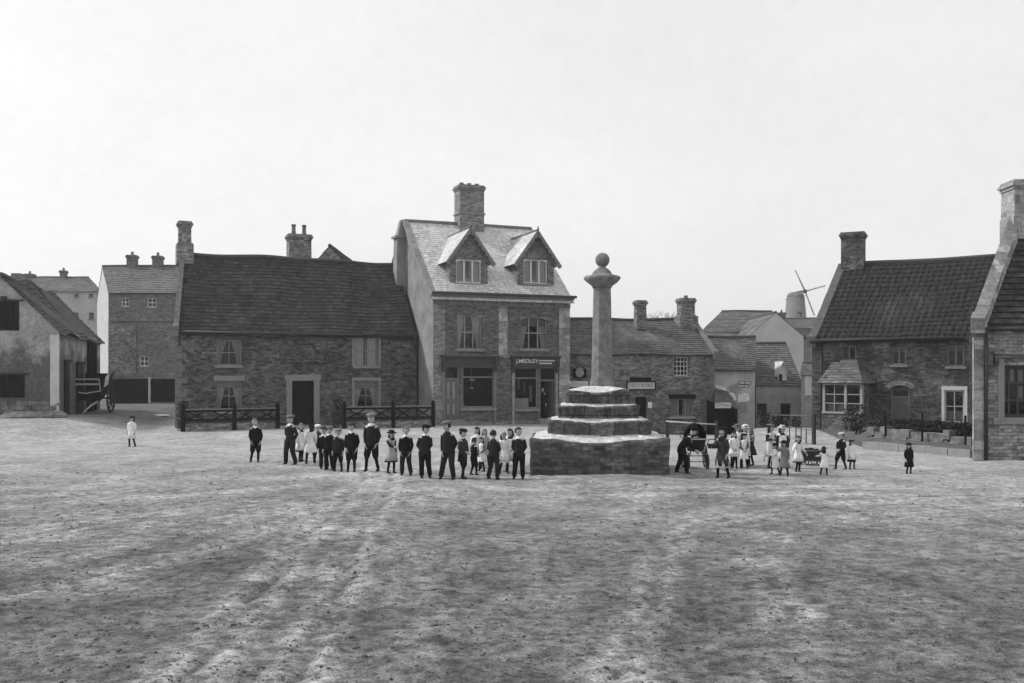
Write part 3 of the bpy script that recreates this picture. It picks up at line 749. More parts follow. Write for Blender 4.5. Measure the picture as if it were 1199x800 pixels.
# dark recess behind left window side
# steps
def steps(dk, name):
    u0, u1, z0_, z1_ = dk
    m = MB(); fa.box(m, u0-.25, u1+.25, -.1, .30, .0, .75); fa.box(m, u0-.15, u1+.15, .3, .415, .0, .40); _child(m, 'doorstep', M['dressed'], shop, O)
steps(Hs['dl'], 0); steps(Hs['dr'], 0)
m = MB(); fa.box(m, -.0, L, -.2, .30, .003, .045); _child(m, 'base_course', M['brick_chimney'], shop, O)
# lettering on the right fascia (flat raised letters)
def text_mesh(txt, size, name, mat, parent, O, origin, t, up=Vector((0, 0, 1)), extr=.008, width=None, height=None):
    cu = bpy.data.curves.new('tmp', 'FONT'); cu.body = txt; cu.size = size; cu.extrude = extr; cu.offset = .006*size
    ob = bpy.data.objects.new('tmp', cu); COL.objects.link(ob); bpy.context.view_layer.update()
    dg = bpy.context.evaluated_depsgraph_get(); me = bpy.data.meshes.new_from_object(ob.evaluated_get(dg))
    bpy.data.objects.remove(ob)
    xs = [v.co.x for v in me.vertices]; ys = [v.co.y for v in me.vertices]
    sx = width/(max(xs)-min(xs)) if width else 1; sy = height/(max(ys)-min(ys)) if height else sx
    n = Vector((t.y, -t.x, 0)); o3 = Vector(origin)-Vector(O); x0 = min(xs); y0 = min(ys)
    for v in me.vertices:
        c = v.co.copy(); v.co = o3+t*((c.x-x0)*sx)+up*((c.y-y0)*sy)+n*c.z
    me.materials.clear(); me.materials.append(mat)
    o = bpy.data.objects.new(name, me); COL.objects.link(o); o.parent = parent; return o
hgt = zt_-zb_
text_mesh('J.MEDLEY.', .3, 'lettering', M['letter_pale'], fas, O, fa.P(a+.16, zb_+hgt*.20, .172), fa.t, width=(b-a)*.50, height=hgt*.62)
m = MB()
rr = random.Random(4)
for row, (zz, us, ue) in enumerate(((.64, .56, .90), (.30, .58, .83))):
    u = a+(b-a)*us
    while u < a+(b-a)*ue:
        w_ = rr.uniform(.03, .055); fa.box(m, u, u+w_, zb_+hgt*zz-.035, zb_+hgt*zz+.035, .162, .170); u += w_+.022
_child(m, 'small_lettering', M['letter_pale'], fas, O)
# gable kneeler stack on left gable of shop
coping((FL[0]-.02, FL[1]+.1, ze+.0), (RLs[0], RLs[1], zr), .30, .10, shop, O, 'plaster_shop', False, fa.t, seed=8, drop=.1)
BLs = (2*RLs[0]-FL[0], 2*RLs[1]-FL[1])
# big brick chimney
cc = Vector(RLs).lerp(Vector(RRs), .50)
cx = at(549.5, 54.7)
chimney((cx[0], cx[1]-.15), fa.t, 1.42, .95, 10.2, 13.15, rf.parent, O, 'brick_chimney', 3, 'dressed', .0, poth=.16, potmat='brick_chimney')
# dormers
def dormer(x0, x1, xap, yap, yeave, ybase, label):
    """gabled dormer standing on the front slope; face a little behind the wall plane"""
    D = -0.75
    fd = Facade(Vector(FL)+Vector((fa.n.x, fa.n.y))*D, Vector(FR)+Vector((fa.n.x, fa.n.y))*D, 0, 1)
    ua, zl = fd.hit(x0, yeave); ub, _ = fd.hit(x1, yeave); _, zapx = fd.hit(xap, yap); _, zbb = fd.hit((x0+x1)/2, ybase)
    uc = (ua+ub)/2; zl2 = zl
    hw, hz = fd.rect(x0+7, x1-7.5, 304, 332), None
    # the dormer's roof runs back until it meets the main slope
    ub0 = Vector(FL)-Vector((0, 0)); slope_len = (Vector(RLs)-Vector(FL)).length; k = slope_len/(zr-ze)
    gdir = Vector((gd.x, gd.y, 0))
    def back(z): return max(.3, (z-ze)*k-abs(D)*1.0+.15)
    m = MB()
    a0 = hw[0]; b0 = hw[1]; c0 = hw[2]; d0 = hw[3]
    for q in ((ua, a0, zbb-.3, zl), (b0, ub, zbb-.3, zl), (a0, b0, zbb-.3, c0), (a0, b0, d0, zl)):
        m.quad(fd.P(q[0], q[2]), fd.P(q[1], q[2]), fd.P(q[1], q[3]), fd.P(q[0], q[3]))
    m.poly([fd.P(ua, zl), fd.P(ub, zl), fd.P(uc, zapx-.05)])
    for (u, s_) in ((ua, 1), (ub, -1)):
        m.quad(fd.P(u, zbb-.4), fd.P(u, zl), fd.P(u, zl)+gdir*back(zl), fd.P(u, zbb-.4)+gdir*back(zl))
    # reveals
    for (p, q) in (((a0, c0), (a0, d0)), ((b0, c0), (b0, d0)), ((a0, c0), (b0, c0)), ((a0, d0), (b0, d0))):
        m.quad(fd.P(*p), fd.P(*q), fd.P(q[0], q[1], -.2), fd.P(p[0], p[1], -.2))
    dm = m.build("dormer", M["brick_far"], shop, O)
    if label: dm['label'] = label
    # roof of dormer
    m = MB(); ov = .28; pr = .30
    ap0 = fd.P(uc, zapx+.03, pr); ap1 = fd.P(uc, zapx+.03)+gdir*back(zapx)
    sl = (zapx-zl)/(uc-ua)
    eL0 = fd.P(ua-ov, zl-ov*sl+.03, pr); eL1 = fd.P(ua-ov, zl-ov*sl+.03)+gdir*back(zl-ov*sl)
    eR0 = fd.P(ub+ov, zl-ov*sl+.03, pr); eR1 = fd.P(ub+ov, zl-ov*sl+.03)+gdir*back(zl-ov*sl)
    roof_sheet(m, eL1, eL0, ap0, ap1, .26, .2, 'plain', sag=.0, step=.012); roof_sheet(m, eR0, eR1, ap1, ap0, .26, .2, 'plain', sag=.0, step=.012)
    rd = _child(m, 'dormer_roof', M['roof_slate'], dm, O)
    m = MB()
    n = 7
    for (e, ap) in ((eL0, ap0), (eR0, ap0)):
        m.bar(Vector(e)-Vector((0, 0, .08)), Vector(ap)-Vector((0, 0, .08)), .05, .15)
        for i in range(n):
            c = lerp(e, ap, (i+.5)/n)-Vector((0, 0, .2)); m.ball(c, .09, .03, .08, 8, 5)
    fin = ap0+Vector((0, 0, .05)); m.tube([fin, fin+Vector((0, 0, .18))], [.05, .02], 6)
    _child(m, 'bargeboard', M['paint_mid'], dm, O)
    m = MB(); m.tube([ap0+Vector((0, 0, .02)), ap1+Vector((0, 0, .02))], .06, 6); _child(m, 'ridge', M['ridge_shop'], dm, O)
    w = window(fd, hw, dm, O, 'paint_white', 3, 1, sill='dressed', curtain='half', glass='glass', reveal=.08, arch=True, bar=.09)
dormer(527, 571, 549.5, 268, 299, 334, None); dormer(606, 648.5, 628.5, 271.5, 302, 336, None)
# window rename: sub-sub parts are kept flat by the join below

# goods in the shop windows (stand on the shelf: things of their own)
def fbox_thing(name, fa, u0, u1, z0, z1, d0, d1, mat, label, cat, group=None):
    m = MB(); fa.box(m, u0, u1, z0, z1, d0, d1)
    fa.box(m, u0+.02, u1-.02, z1, z1+.02, d0+.02, d1-.02)
    o = m.build(name, M[mat], None, tuple(fa.P((u0+u1)/2, z0, (d0+d1)/2))); return tag(o, label, cat, group)
wu0, wu1, wz0, wz1 = Hs['wr']
fbox_thing('white_parcel', fa, wu0+.18, wu0+.95, wz0+.0, wz0+.52, -.6, -.35, 'poster', 'large pale parcel standing in the right-hand shop window', 'parcel')
for i, (uu, zz, hh, ww, lab) in enumerate(((.35, 1.0, .55, .14, 'narrow hanging cloth furthest left in the right-hand shop window'), (.68, .8, .6, .12, 'narrow hanging cloth second from left in the right-hand shop window'), (1.02, .35, .85, .16, 'long pale cloth hanging beside the parcel in the right-hand shop window'))):
    m = MB(); n = 6
    for j in range(n):
        ua_ = wu0+uu+ww*j/n; ub_ = wu0+uu+ww*(j+1)/n
        m.quad(fa.P(ua_, wz0+zz, -.42-.03*(j % 2)), fa.P(ub_, wz0+zz, -.42-.03*((j+1) % 2)), fa.P(ub_, wz0+zz+hh, -.42-.03*((j+1) % 2)), fa.P(ua_, wz0+zz+hh, -.42-.03*(j % 2)))
    o = m.build('hanging_cloth', M['poster_dim' if i != 2 else 'cloth_pale'], None, tuple(fa.P(wu0+uu, wz0+zz, -.42))); tag(o, lab, 'cloth', 'cloths hanging in the shop window')
lu0, lu1, lz0, lz1 = Hs['wl']
m = MB(); c = fa.P(lu0+.66, 0, -.45)
zl_ = fa.hit(553, 446)[1]
m.lathe([(.02, 0.22), (.05, .2), (.12, .1), (.20, .0), (.19, -.01)], (c.x, c.y, zl_), 14); m.tube([(c.x, c.y, zl_+.2), (c.x, c.y, lz1-.02)], .012, 6); m.ball((c.x, c.y, zl_-.38), .10, .10, .07)
m.tube([(c.x, c.y, zl_), (c.x, c.y, zl_-.38)], .012, 6)
tag(m.build('hanging_lamp', M['paint_white'], None, (c.x, c.y, zl_)), 'pale shaded lamp hanging in the left-hand shop window', 'lamp')
for i in range(6):
    uu = lu0+.2+i*.24
    m = MB(); p = fa.P(uu, lz0, -.40); s_ = [.09, .05, .06, .07, .05, .06][i]; hh = [.24, .10, .12, .09, .14, .1][i]
    m.lathe([(s_*.8, 0), (s_, .02), (s_, hh*.7), (s_*.5, hh*.85), (s_*.55, hh)], (p.x, p.y, lz0-.02), 10)
    tag(m.build('jar', M['cloth_pale'], None, (p.x, p.y, lz0)), ['tall pale jar at the left end of the left shop window shelf', 'small pale jar on the shelf of the left shop window', 'small pale jar on the shelf of the left shop window', 'small pale jar on the shelf of the left shop window', 'small pale jar on the shelf of the left shop window', 'small pale jar on the shelf of the left shop window'][i], 'jar', 'jars on the shop window shelf')

# ================================================================== PUB (long low stone house behind the cross)
FLp, FRp = (3.05, 52.6), (11.22, 54.5)
f0 = Facade(FLp, FRp, -1.4, 3.88)
Hp = [f0.rect(789.5, 806, 418, 440), f0.rect(786, 812, 467, 488), f0.rect(744, 757, 465, 492)]
Hp[2] = (Hp[2][0], Hp[2][1], ground_z(6.6, 53.3)+.08, Hp[2][3])
pub, rf, fa, O, P = house('public_house', 'low stone inn with dark tiled roof, directly behind the stone cross', 'house', FLp, FRp, (2.6, 56.3), (10.68, 57.8), -.4, 3.88, 5.9, 'stone_pub', 'roof_mid', Hp, tw=.3, th=.24, step=.03, sag=.1, over=.18, seed=31, zfoot=1.0)
window(fa, Hp[0], pub, O, 'paint_white', 4, 4, bar=.035, fw=.05, sill='dressed', glass='glass_dark')
window(fa, Hp[1], pub, O, 'paint_cream', 3, 1, bar=.07, sill='wood_pale', lintel='wood_black', curtain='half', glass='glass')
door(fa, Hp[2], pub, O, 'door_black', 2, 'door_black', .12)
chimney(at(749.5, 56.3), fa.t, .62, .6, 5.3, 6.95, rf.parent, O, 'stone_pub', 0, 'dressed', .12, band=False)
cp = chimney(at(803, 57.2), fa.t, .85, .7, 5.2, 7.15, rf.parent, O, 'stone_mid', 1, 'dressed', .02, poth=.16, base_h=.9, base_w=.3)
coping((11.25, 54.4, 3.9), (10.62, 57.8, 5.95), .28, .1, pub, O, 'coping', True, fa.t, seed=12)
quoins(fa, -1.3, 3.75, pub, O, 'coping', False, True)
# sign over the inn door
a_, b_, c_, d_ = fa.rect(734.5, 766, 447.5, 455.5)
m = MB(); fa.box(m, a_, b_, c_, d_, .01, .06, 0)
sg = empty('inn_sign', tuple(fa.P((a_+b_)/2, c_, .05)), 'long white lettered board in a black frame above the inn door', 'sign')
Os = tuple(sg.location)
m.build('board', M['sign_white'], sg, Os)
m = MB(); fw = .05
fa.box(m, a_-fw, a_-.002, c_-fw, d_+fw, .005, .10); fa.box(m, b_+.002, b_+fw, c_-fw, d_+fw, .005, .10); fa.box(m, a_, b_, c_-fw, c_-.002, .005, .10); fa.box(m, a_, b_, d_+.002, d_+fw, .005, .12)
m.build('frame', M['wood_black'], sg, Os)
m = MB(); rr = random.Random(9); u = a_+.1
while u < b_-.14:
    w_ = .07; k = rr.choice([0, 1, 2]); zz0 = c_+.09; zz1 = d_-.09
    if not (a_+.68 < u < a_+.76):
        fa.box(m, u, u+.022, zz0, zz1, .062, .068)
        if k != 0: fa.box(m, u+.022, u+w_, zz1-.03, zz1, .062, .068)
        if k == 2: fa.box(m, u+w_-.01, u+w_+.012, zz0, zz1-.03, .062, .068)
        if k == 1: fa.box(m, u+.022, u+w_, zz0, zz0+.03, .062, .068)
    u += .115
m.build('lettering', M['letter_dark'], sg, Os)
a_, b_, c_, d_ = fa.rect(738, 762, 442, 446.4)
m = MB(); fa.box(m, a_, b_, c_, d_, .005, .07); fa.box(m, a_+.05, b_-.05, c_+.04, d_-.04, .07, .08); tag(m.build('black_board', M['wood_black'], None, tuple(fa.P(a_, c_, 0))), 'short plain black board fixed above the white inn sign', 'sign')
# pictorial wall plaque on the left: dark square with a round pale emblem and a crown-like top
a_, b_, c_, d_ = fa.rect(670.5, 686.5, 429.5, 443)
pq = empty('wall_plaque', tuple(fa.P((a_+b_)/2, c_, 0)), 'dark square plaque with a round grey emblem on the inn wall', 'sign'); Oq = tuple(pq.location)
m = MB(); fa.box(m, a_, b_, c_, d_, .004, .05); m.build('board', M['wood_black'], pq, Oq)
m = MB(); cu_ = (a_+b_)/2; cz_ = (c_+d_)/2-.02; n = 20; r_ = (d_-c_)*.38
m.poly([fa.P(cu_+r_*math.cos(2*PI*i/n), cz_+r_*math.sin(2*PI*i/n), .058) for i in range(n)])
m.rings([[fa.P(cu_+r_*math.cos(2*PI*i/n), cz_+r_*math.sin(2*PI*i/n), dd) for i in range(n)] for dd in (.05, .058)], 0, False)
m.bar(fa.P(a_, d_-.03, .06), fa.P(cu_-.08, d_-.12, .06), .02, .04); m.bar(fa.P(b_, d_-.03, .06), fa.P(cu_+.08, d_-.12, .06), .02, .04); m.bar(fa.P(cu_-.1, d_-.06, .06), fa.P(cu_+.1, d_-.06, .06), .02, .06)
m.build('emblem', M['plaster_grey'], pq, Oq)
a_, b_, c_, d_ = fa.rect(667, 688, 446.5, 453)
m = MB(); fa.box(m, a_, b_, c_, d_, .004, .04); wb = m.build('white_board', M['sign_white'], None, tuple(fa.P(a_, c_, 0))); tag(wb, 'small white notice board below the round emblem on the inn wall', 'sign')
m = MB(); u = a_+.08; rr = random.Random(2)
for zz in (.66, .34):
    u = a_+.08
    while u < b_-.1:
        w_ = rr.uniform(.03, .07); fa.box(m, u, u+w_, c_+(d_-c_)*zz-.02, c_+(d_-c_)*zz+.02, .041, .045); u += w_+.03
m.build('lettering', M['poster_dim'], wb, tuple(wb.location))
a_, b_, c_, d_ = fa.rect(758.5, 763.5, 471, 478)
m = MB(); fa.box(m, a_, b_, c_, d_, .004, .02); fa.box(m, a_+.03, b_-.03, c_+.03, d_-.03, .02, .024); tag(m.build('wall_notice', M['poster'], None, tuple(fa.P(a_, c_, 0))), 'small pale notice pinned beside the inn door', 'notice')

# ================================================================== POSTER COTTAGE with lean-to porch
FLq, FRq = at(836.5, 55.2), at(884, 56.2)
pc, rf, fa, O, P = house('poster_cottage', 'low cottage with torn posters on its wall and a lean-to porch, right of the inn', 'house', FLq, FRq, at(828, 59), at(884, 60), -.55, 3.02, 5.0, 'limewash', 'roof_mid', [], tw=.3, th=.25, step=.03, sag=.08, over=.15, seed=41, zfoot=1.0)
m = MB(); m.tube([fa.P(0, 2.95, .18), fa.P(fa.L, 2.95, .18)], .05, 8); _child(m, 'gutter', M['paint_dark'], pc, O)
# porch
FLo, FRo = at(836.5, 53.2), at(863.5, 53.4)
fo = Facade(FLo, FRo, 0, 2); pg = -.62; O2 = (FLo[0], FLo[1], pg)
po = empty('lean_to_porch', O2, 'dark open lean-to porch with a sloping tiled roof below the posters', 'porch')
_, zA = fo.hit(838, 471); _, zB = fo.hit(862, 478); uB = fo.L
top0 = Facade(FLq, FRq, 0, 2)
m = MB(); roof_sheet(m, fo.P(-.05, zA-.02, .12), fo.P(uB+.12, zB-.05, .12), top0.P(.85, zA+.55, .03), top0.P(.02, zA+.75, .03), .25, .2, 'plain', sag=.03, step=.02)
m.build('roof', M['roof_mid'], po, O2)
m = MB()
for u, zt_p in ((.06, zA-.06), (uB-.06, zB-.08)): m.bar(fo.P(u, pg-.1), fo.P(u, zt_p), .12, .12)
m.bar(fo.P(0, zA-.08, -.02), fo.P(uB, zB-.1, -.02), .12, .10)
for u, h_ in ((.02, zA-.1), (uB-.02, zB-.12)): m.hexa([fo.P(u-.02, pg, -.06), fo.P(u+.02, pg, -.06), fo.P(u+.02, pg, -1.7), fo.P(u-.02, pg, -1.7), fo.P(u-.02, h_, -.06), fo.P(u+.02, h_, -.06), fo.P(u+.02, h_+.3, -1.7), fo.P(u-.02, h_+.3, -1.7)])
m.build('frame', M['wood_black'], po, O2)
m = MB(); m.quad(top0.P(.05, pg, .02), top0.P(1.3, pg, .02), top0.P(1.3, zA-.05, .02), top0.P(.05, zA-.05, .02)); m.build('shade_sheet', M['interior_shade'], po, O2)  # near-black sheet: the shade inside the porch put into its colour
a_, b_, c_, d_ = fo.rect(836.5, 855, 471.5, 478)
ps = empty('porch_sign', tuple(fo.P(a_, c_, .1)), 'white oblong sign on the front of the lean-to porch', 'sign'); O3 = tuple(ps.location)
m = MB(); fo.box(m, a_, b_, c_, d_, .08, .12); m.build('board', M['sign_white'], ps, O3)
m = MB(); u = a_+.06; rr = random.Random(12)
while u < b_-.08: fo.box(m, u, u+.03, c_+.08, d_-.08, .121, .126); u += rr.choice([.06, .085, .1])
m.build('lettering', M['poster_dim'], ps, O3)
# posters, torn-edged
def poster(pts, mat, label, seed):
    u0 = Facade(FLq, FRq, 0, 3); m = MB(); rr = random.Random(seed); out = []
    P2 = [u0.hit(*p) for p in pts]
    for i in range(len(P2)):
        a = P2[i]; b = P2[(i+1) % len(P2)]
        for k in range(5):
            t = k/5; out.append((a[0]+(b[0]-a[0])*t+rr.uniform(-.035, .035), a[1]+(b[1]-a[1])*t+rr.uniform(-.035, .035)))
    m.poly([u0.P(u, z, .022) for u, z in out]); n = len(out)
    m.rings([[u0.P(u, z, d) for u, z in out] for d in (.002, .022)], 0, False, False)
    # rows of illegible print
    us = [p[0] for p in P2]; zs = [p[1] for p in P2]
    m2 = MB(); z = max(zs)-.14
    while z < max(zs)-.08 or z > min(zs)+.12:
        u = min(us)+.12
        while u < max(us)-.16:
            w_ = rr.uniform(.04, .12); u0.box(m2, u, u+w_, z-.02, z+.015, .0225, .026); u += w_+.05
        z -= .13
        if z < min(zs)+.1: break
    o = m.build('poster', M[mat], None, tuple(u0.P(P2[0][0], P2[0][1], .01))); tag(o, label, 'poster', 'posters on the cottage wall')
    if m2.v: m2.build('print', M['poster_dim'], o, tuple(o.location))
poster([(838, 451), (849, 453), (850, 458), (840, 459)], 'poster', 'ragged small poster at the top left of the poster wall', 1)
poster([(853, 454), (864, 448), (866, 455), (861, 461), (855, 459)], 'poster_dim', 'torn grey poster in the upper middle of the poster wall', 2)
poster([(853, 460), (859, 460), (862, 468), (857, 470), (852, 467)], 'poster', 'white round-topped poster just above the porch roof', 3)
poster([(864, 462), (876, 460), (877, 470), (864, 471)], 'poster', 'largest pale square poster on the poster wall', 4)
poster([(866, 472), (875, 472), (875, 482), (867, 483)], 'poster_dim', 'dim tattered poster lowest on the poster wall', 5)
for k, (x0, x1, y0, y1, lab) in enumerate(((865, 879, 447, 450, 'upper narrow black-edged strip notice at the top right of the posters'), (865, 877, 450.6, 453.6, 'lower narrow black-edged strip notice at the top right of the posters'))):
    a_, b_, c_, d_ = top0.rect(x0, x1, y0, y1)
    so = empty('strip_notice', tuple(top0.P(a_, c_, .02)), lab, 'notice'); O3 = tuple(so.location)
    m = MB(); top0.box(m, a_, b_, c_, d_, .003, .02); m.build('border', M['wood_black'], so, O3)
    m = MB(); top0.box(m, a_+.03, (a_+b_)/2-.03, c_+.03, d_-.03, .02, .03); top0.box(m, (a_+b_)/2+.03, b_-.05, c_+.03, d_-.03, .02, .03); m.build('paper', M['sign_white'], so, O3)

# ================================================================== LOW PLASTERED COTTAGE with tiny dormer
ZR = 60.0
FLr, FRr = at(885, ZR), at(939, ZR)
f0 = Facade(FLr, FRr, -1.3, 2.14)
Hr = [f0.rect(886.5, 898, 472.5, 487), f0.rect(914, 926, 472.5, 486)]
lc, rf, fa, O, P = house('low_cottage', 'low whitewashed cottage with long dark roof and a tiny white dormer', 'house', FLr, FRr, at(883, ZR+4), at(920, ZR+4), -.48, 2.14, CAMH+43*(ZR+4)/F, 'limewash', 'roof_mid', Hr, tw=.3, th=.25, step=.03, sag=.08, over=.12, seed=51, zfoot=.8)
window(fa, Hr[0], lc, O, 'paint_mid', 2, 2, sill='dressed', curtain='low', glass='glass_dark'); window(fa, Hr[1], lc, O, 'paint_dark', 2, 1, sill=None, glass='glass_dark')
m = MB()
dmZ = ZR+.35
fd = Facade(at(905, dmZ), at(928, dmZ), 0, 3)
a_, b_, c_, d_ = fd.rect(911, 921.5, 437, 449.5); _, zp = fd.hit(916, 424.5)
um = (a_+b_)/2
m.quad(fd.P(a_, c_-.2), fd.P(b_, c_-.2), fd.P(b_, d_), fd.P(a_, d_)); m.poly([fd.P(a_, d_), fd.P(b_, d_), fd.P(um, zp)])
for u in (a_, b_): m.quad(fd.P(u, c_-.2), fd.P(u, c_-.2, -2.2), fd.P(u, d_, -2.2), fd.P(u, d_))
dm = m.build('dormer', M['paint_white'], lc, O)
m = MB(); k_ = (zp-d_)/(um-a_); ov = .1
for s_, e in ((-1, a_), (1, b_)):
    q0 = (e+s_*ov, d_-ov*k_); m.hexa([fd.P(q0[0], q0[1], .15), fd.P(um, zp, .15), fd.P(um, zp, -3), fd.P(q0[0], q0[1], -3), fd.P(q0[0], q0[1]+.07, .15), fd.P(um, zp+.07, .15), fd.P(um, zp+.07, -3), fd.P(q0[0], q0[1]+.07, -3)])
_child(m, 'dormer_roof', M['plaster_pale'], dm, O)
m = MB(); fd.box(m, a_+.06, a_+.24, c_+.08, d_-.06, .002, .02); _child(m, 'pane', M['door_black'], dm, O)
# strip building between cottage and right cottage
FLt, FRt = at(938, 56), at(957, 56)
nb_, rf2, _, O, _ = house('outbuilding', 'narrow pale outbuilding squeezed behind the left end of the right-hand cottage', 'outbuilding', FLt, FRt, at(940, 59), at(960, 59), -.5, 2.7, 3.4, 'plaster_grey', 'roof_mid', [], over=.1, sag=.02, seed=55)
ft = Facade(FLt, FRt, 0, 3)
a_, b_, c_, d_ = ft.rect(942, 950, 440, 462); m = MB(); ft.box(m, a_, b_, c_, d_, .002, .03); ft.box(m, a_-.05, b_+.05, c_-.06, c_, .002, .05); _child(m, 'shutter', M['plaster_pale'], nb_, O)

# ================================================================== RIGHT COTTAGE
FLc, FRc = (13.75, 45.0), (19.55, 42.0)
zc = 4.28
f0 = Facade(FLc, FRc, -.3, zc)
Hc = dict(d=f0.rect(1043, 1065, 455, 505), w=f0.rect(1106, 1129, 457, 495), u1=f0.rect(986, 1002, 405, 422), u2=f0.rect(1044, 1061, 406, 427), u3=f0.rect(1109, 1129, 405, 429))
Hc['d'] = (Hc['d'][0], Hc['d'][1], .25, Hc['d'][3])
ct, rf, fa, O, P = house('brick_cottage', 'dark mottled brick cottage with pantiled roof and bay window, at the right of the square', 'cottage', FLc, FRc, (16.3, 48.5), (22.3, 45.2), .12, zc, 8.03, 'brick_cottage', 'roof_pan', list(Hc.values()), tw=.27, th=.34, style='pan', amp=.055, step=.02, sag=.12, over=.22, overg=.02, seed=61, zfoot=1.3)
window(fa, Hc['w'], ct, O, 'paint_white', 2, 2, sill='dressed', curtain='low', surround='paint_white', glass='glass', bar=.04)
window(fa, Hc['u1'], ct, O, 'paint_mid', 2, 1, sill='dressed', glass='glass_dark', bar=.05); window(fa, Hc['u2'], ct, O, 'paint_cream', 2, 1, sill='dressed', glass='glass_dark', bar=.05, blind=.3); window(fa, Hc['u3'], ct, O, 'paint_cream', 2, 1, sill='dressed', glass='glass_dark', bar=.05, blind=.25)
door(fa, Hc['d'], ct, O, 'door_grey', 2, 'paint_mid', .12, toplight=.35)
m = MB(); u0, u1, z0_, z1_ = Hc['d']; n = 10
for i in range(n):
    t0 = PI*(.18+.64*i/n); t1 = PI*(.18+.64*(i+.94)/n); cu_ = (u0+u1)/2; r1 = (u1-u0)*.72; zc0 = z1_-r1*.5
    q = []
    for d in (.03, -.05):
        q += [fa.P(cu_-r1*math.cos(t0), zc0+r1*math.sin(t0)*.75, d), fa.P(cu_-r1*math.cos(t1), zc0+r1*math.sin(t1)*.75, d), fa.P(cu_-(r1+.24)*math.cos(t1), zc0+(r1+.24)*math.sin(t1)*.8, d), fa.P(cu_-(r1+.24)*math.cos(t0), zc0+(r1+.24)*math.sin(t0)*.8, d)]
    m.hexa(q)
_child(m, 'door_arch', M['brick_chimney'], ct, O)
m = MB(); fa.box(m, u0-.2, u1+.2, -.1, .24, -.02, .5); _child(m, 'doorstep', M['dressed'], ct, O)
coping((13.78, 45.0, zc+.02), (16.3, 48.45, 8.05), .36, .10, ct, O, 'coping_dark', True, fa.t, seed=15)
coping((18.85, 52.0, zc+.02), (16.3, 48.5, 8.05), .36, .10, ct, O, 'stone_mid', False, fa.t, seed=16)
m = MB(); m.tube([fa.P(.42, zc-.1, .07), fa.P(.42, .2, .07)], .05, 8); m.tube([fa.P(.1, zc-.08, .25), fa.P(fa.L-.3, zc-.08, .25)], .05, 8); _child(m, 'downpipe', M['iron'], ct, O)
chimney((16.75, 48.2), fa.t, 1.05, .75, 7.2, 9.62, rf.parent, O, 'brick_cottage', 0, 'brick_cottage', .0, band=False)
# bay window with hipped tiled roof
ua, zt = fa.hit(962, 450); 
pL = at(963, 43.9); pR = at(1009, 42.2)
fb = Facade(pL, pR, 0, 3)
u_in = fa.hit(962, 480)[0]; u_in2 = fa.hit(1019, 480)[0]
q0 = fa.P(max(.02, u_in), 0); q1 = fa.P(u_in2+.1, 0)
_, bz1 = fb.hit(985, 451); _, bz0 = fb.hit(985, 483)
bay = MB()
bay.hexa([v3(pL, .0), v3(pR, .0), v3(q1, .0), v3(q0, .0), v3(pL, bz0-.06), v3(pR, bz0-.06), v3(q1, bz0-.06), v3(q0, bz0-.06)])
fs_ = Facade(pR, (q1.x, q1.y), 0, 3)
fs_.wall(bay, [], 0) if False else bay.quad(v3(pR, bz0-.06), v3(q1, bz0-.06), v3(q1, bz1+.1), v3(pR, bz1+.1))
bw = bay.build('bay_window', M['brick_cottage'], ct, O)
m = MB(); L2 = fb.L; fw = .1
for u in (0, L2*.56, L2-fw): fb.box(m, u, u+fw*1.3, bz0, bz1, -.12, .0)
fb.box(m, 0, L2, bz0-.058, bz0+.03, -.14, .06); fb.box(m, 0, L2, bz1, bz1+.12, -.12, .02)
for u in (L2*.30, ): fb.box(m, u-.02, u+.02, bz0, bz1, -.1, -.03)
for k in (.33, .66):
    fb.box(m, .1, L2-.1, bz0+(bz1-bz0)*k-.02, bz0+(bz1-bz0)*k+.02, -.1, -.04)
_child(m, 'frame', M['paint_cream'], bw, O)
m = MB(); m.quad(*[fb.P(u, z, -.07) for u, z in ((.05, bz0), (L2-.05, bz0), (L2-.05, bz1), (.05, bz1))]); _child(m, 'pane', M['glass_dark'], bw, O)
for (k0, k1) in ((.06, .28), (.32, .54), (.66, .92)):
    m = MB(); n = 6
    for i in range(n):
        m.quad(*[fb.P(L2*(k0+(k1-k0)*(i+s_)/n), z, -.2-.02*((i+s_) % 2)) for s_, z in ((0, bz0), (1, bz0), (1, bz0+.34), (0, bz0+.34))])
    _child(m, 'curtain', M['curtain'], bw, O)
m = MB(); ov = .18
eL = fb.P(-ov, bz1+.08, ov); eR = fb.P(L2+ov, bz1+.08, ov); _, zt2 = fa.hit(985, 424)
w0 = fa.P(max(.02, u_in)+.5, zt2, .02); w1 = fa.P(u_in2-.55, zt2, .02)
roof_sheet(m, eL, eR, w1, w0, .27, .25, 'plain', sag=.02, step=.025)
eb = fa.P(u_in2+.35, bz1+.08, .02); m.poly([eR, eb, w1]); ea = fa.P(max(.0, u_in)-.1, bz1+.08, .02); m.poly([ea, eL, w0])
m.poly([eL, ea, eb, eR])
_child(m, 'bay_roof', M['roof_mid'], bw, O)
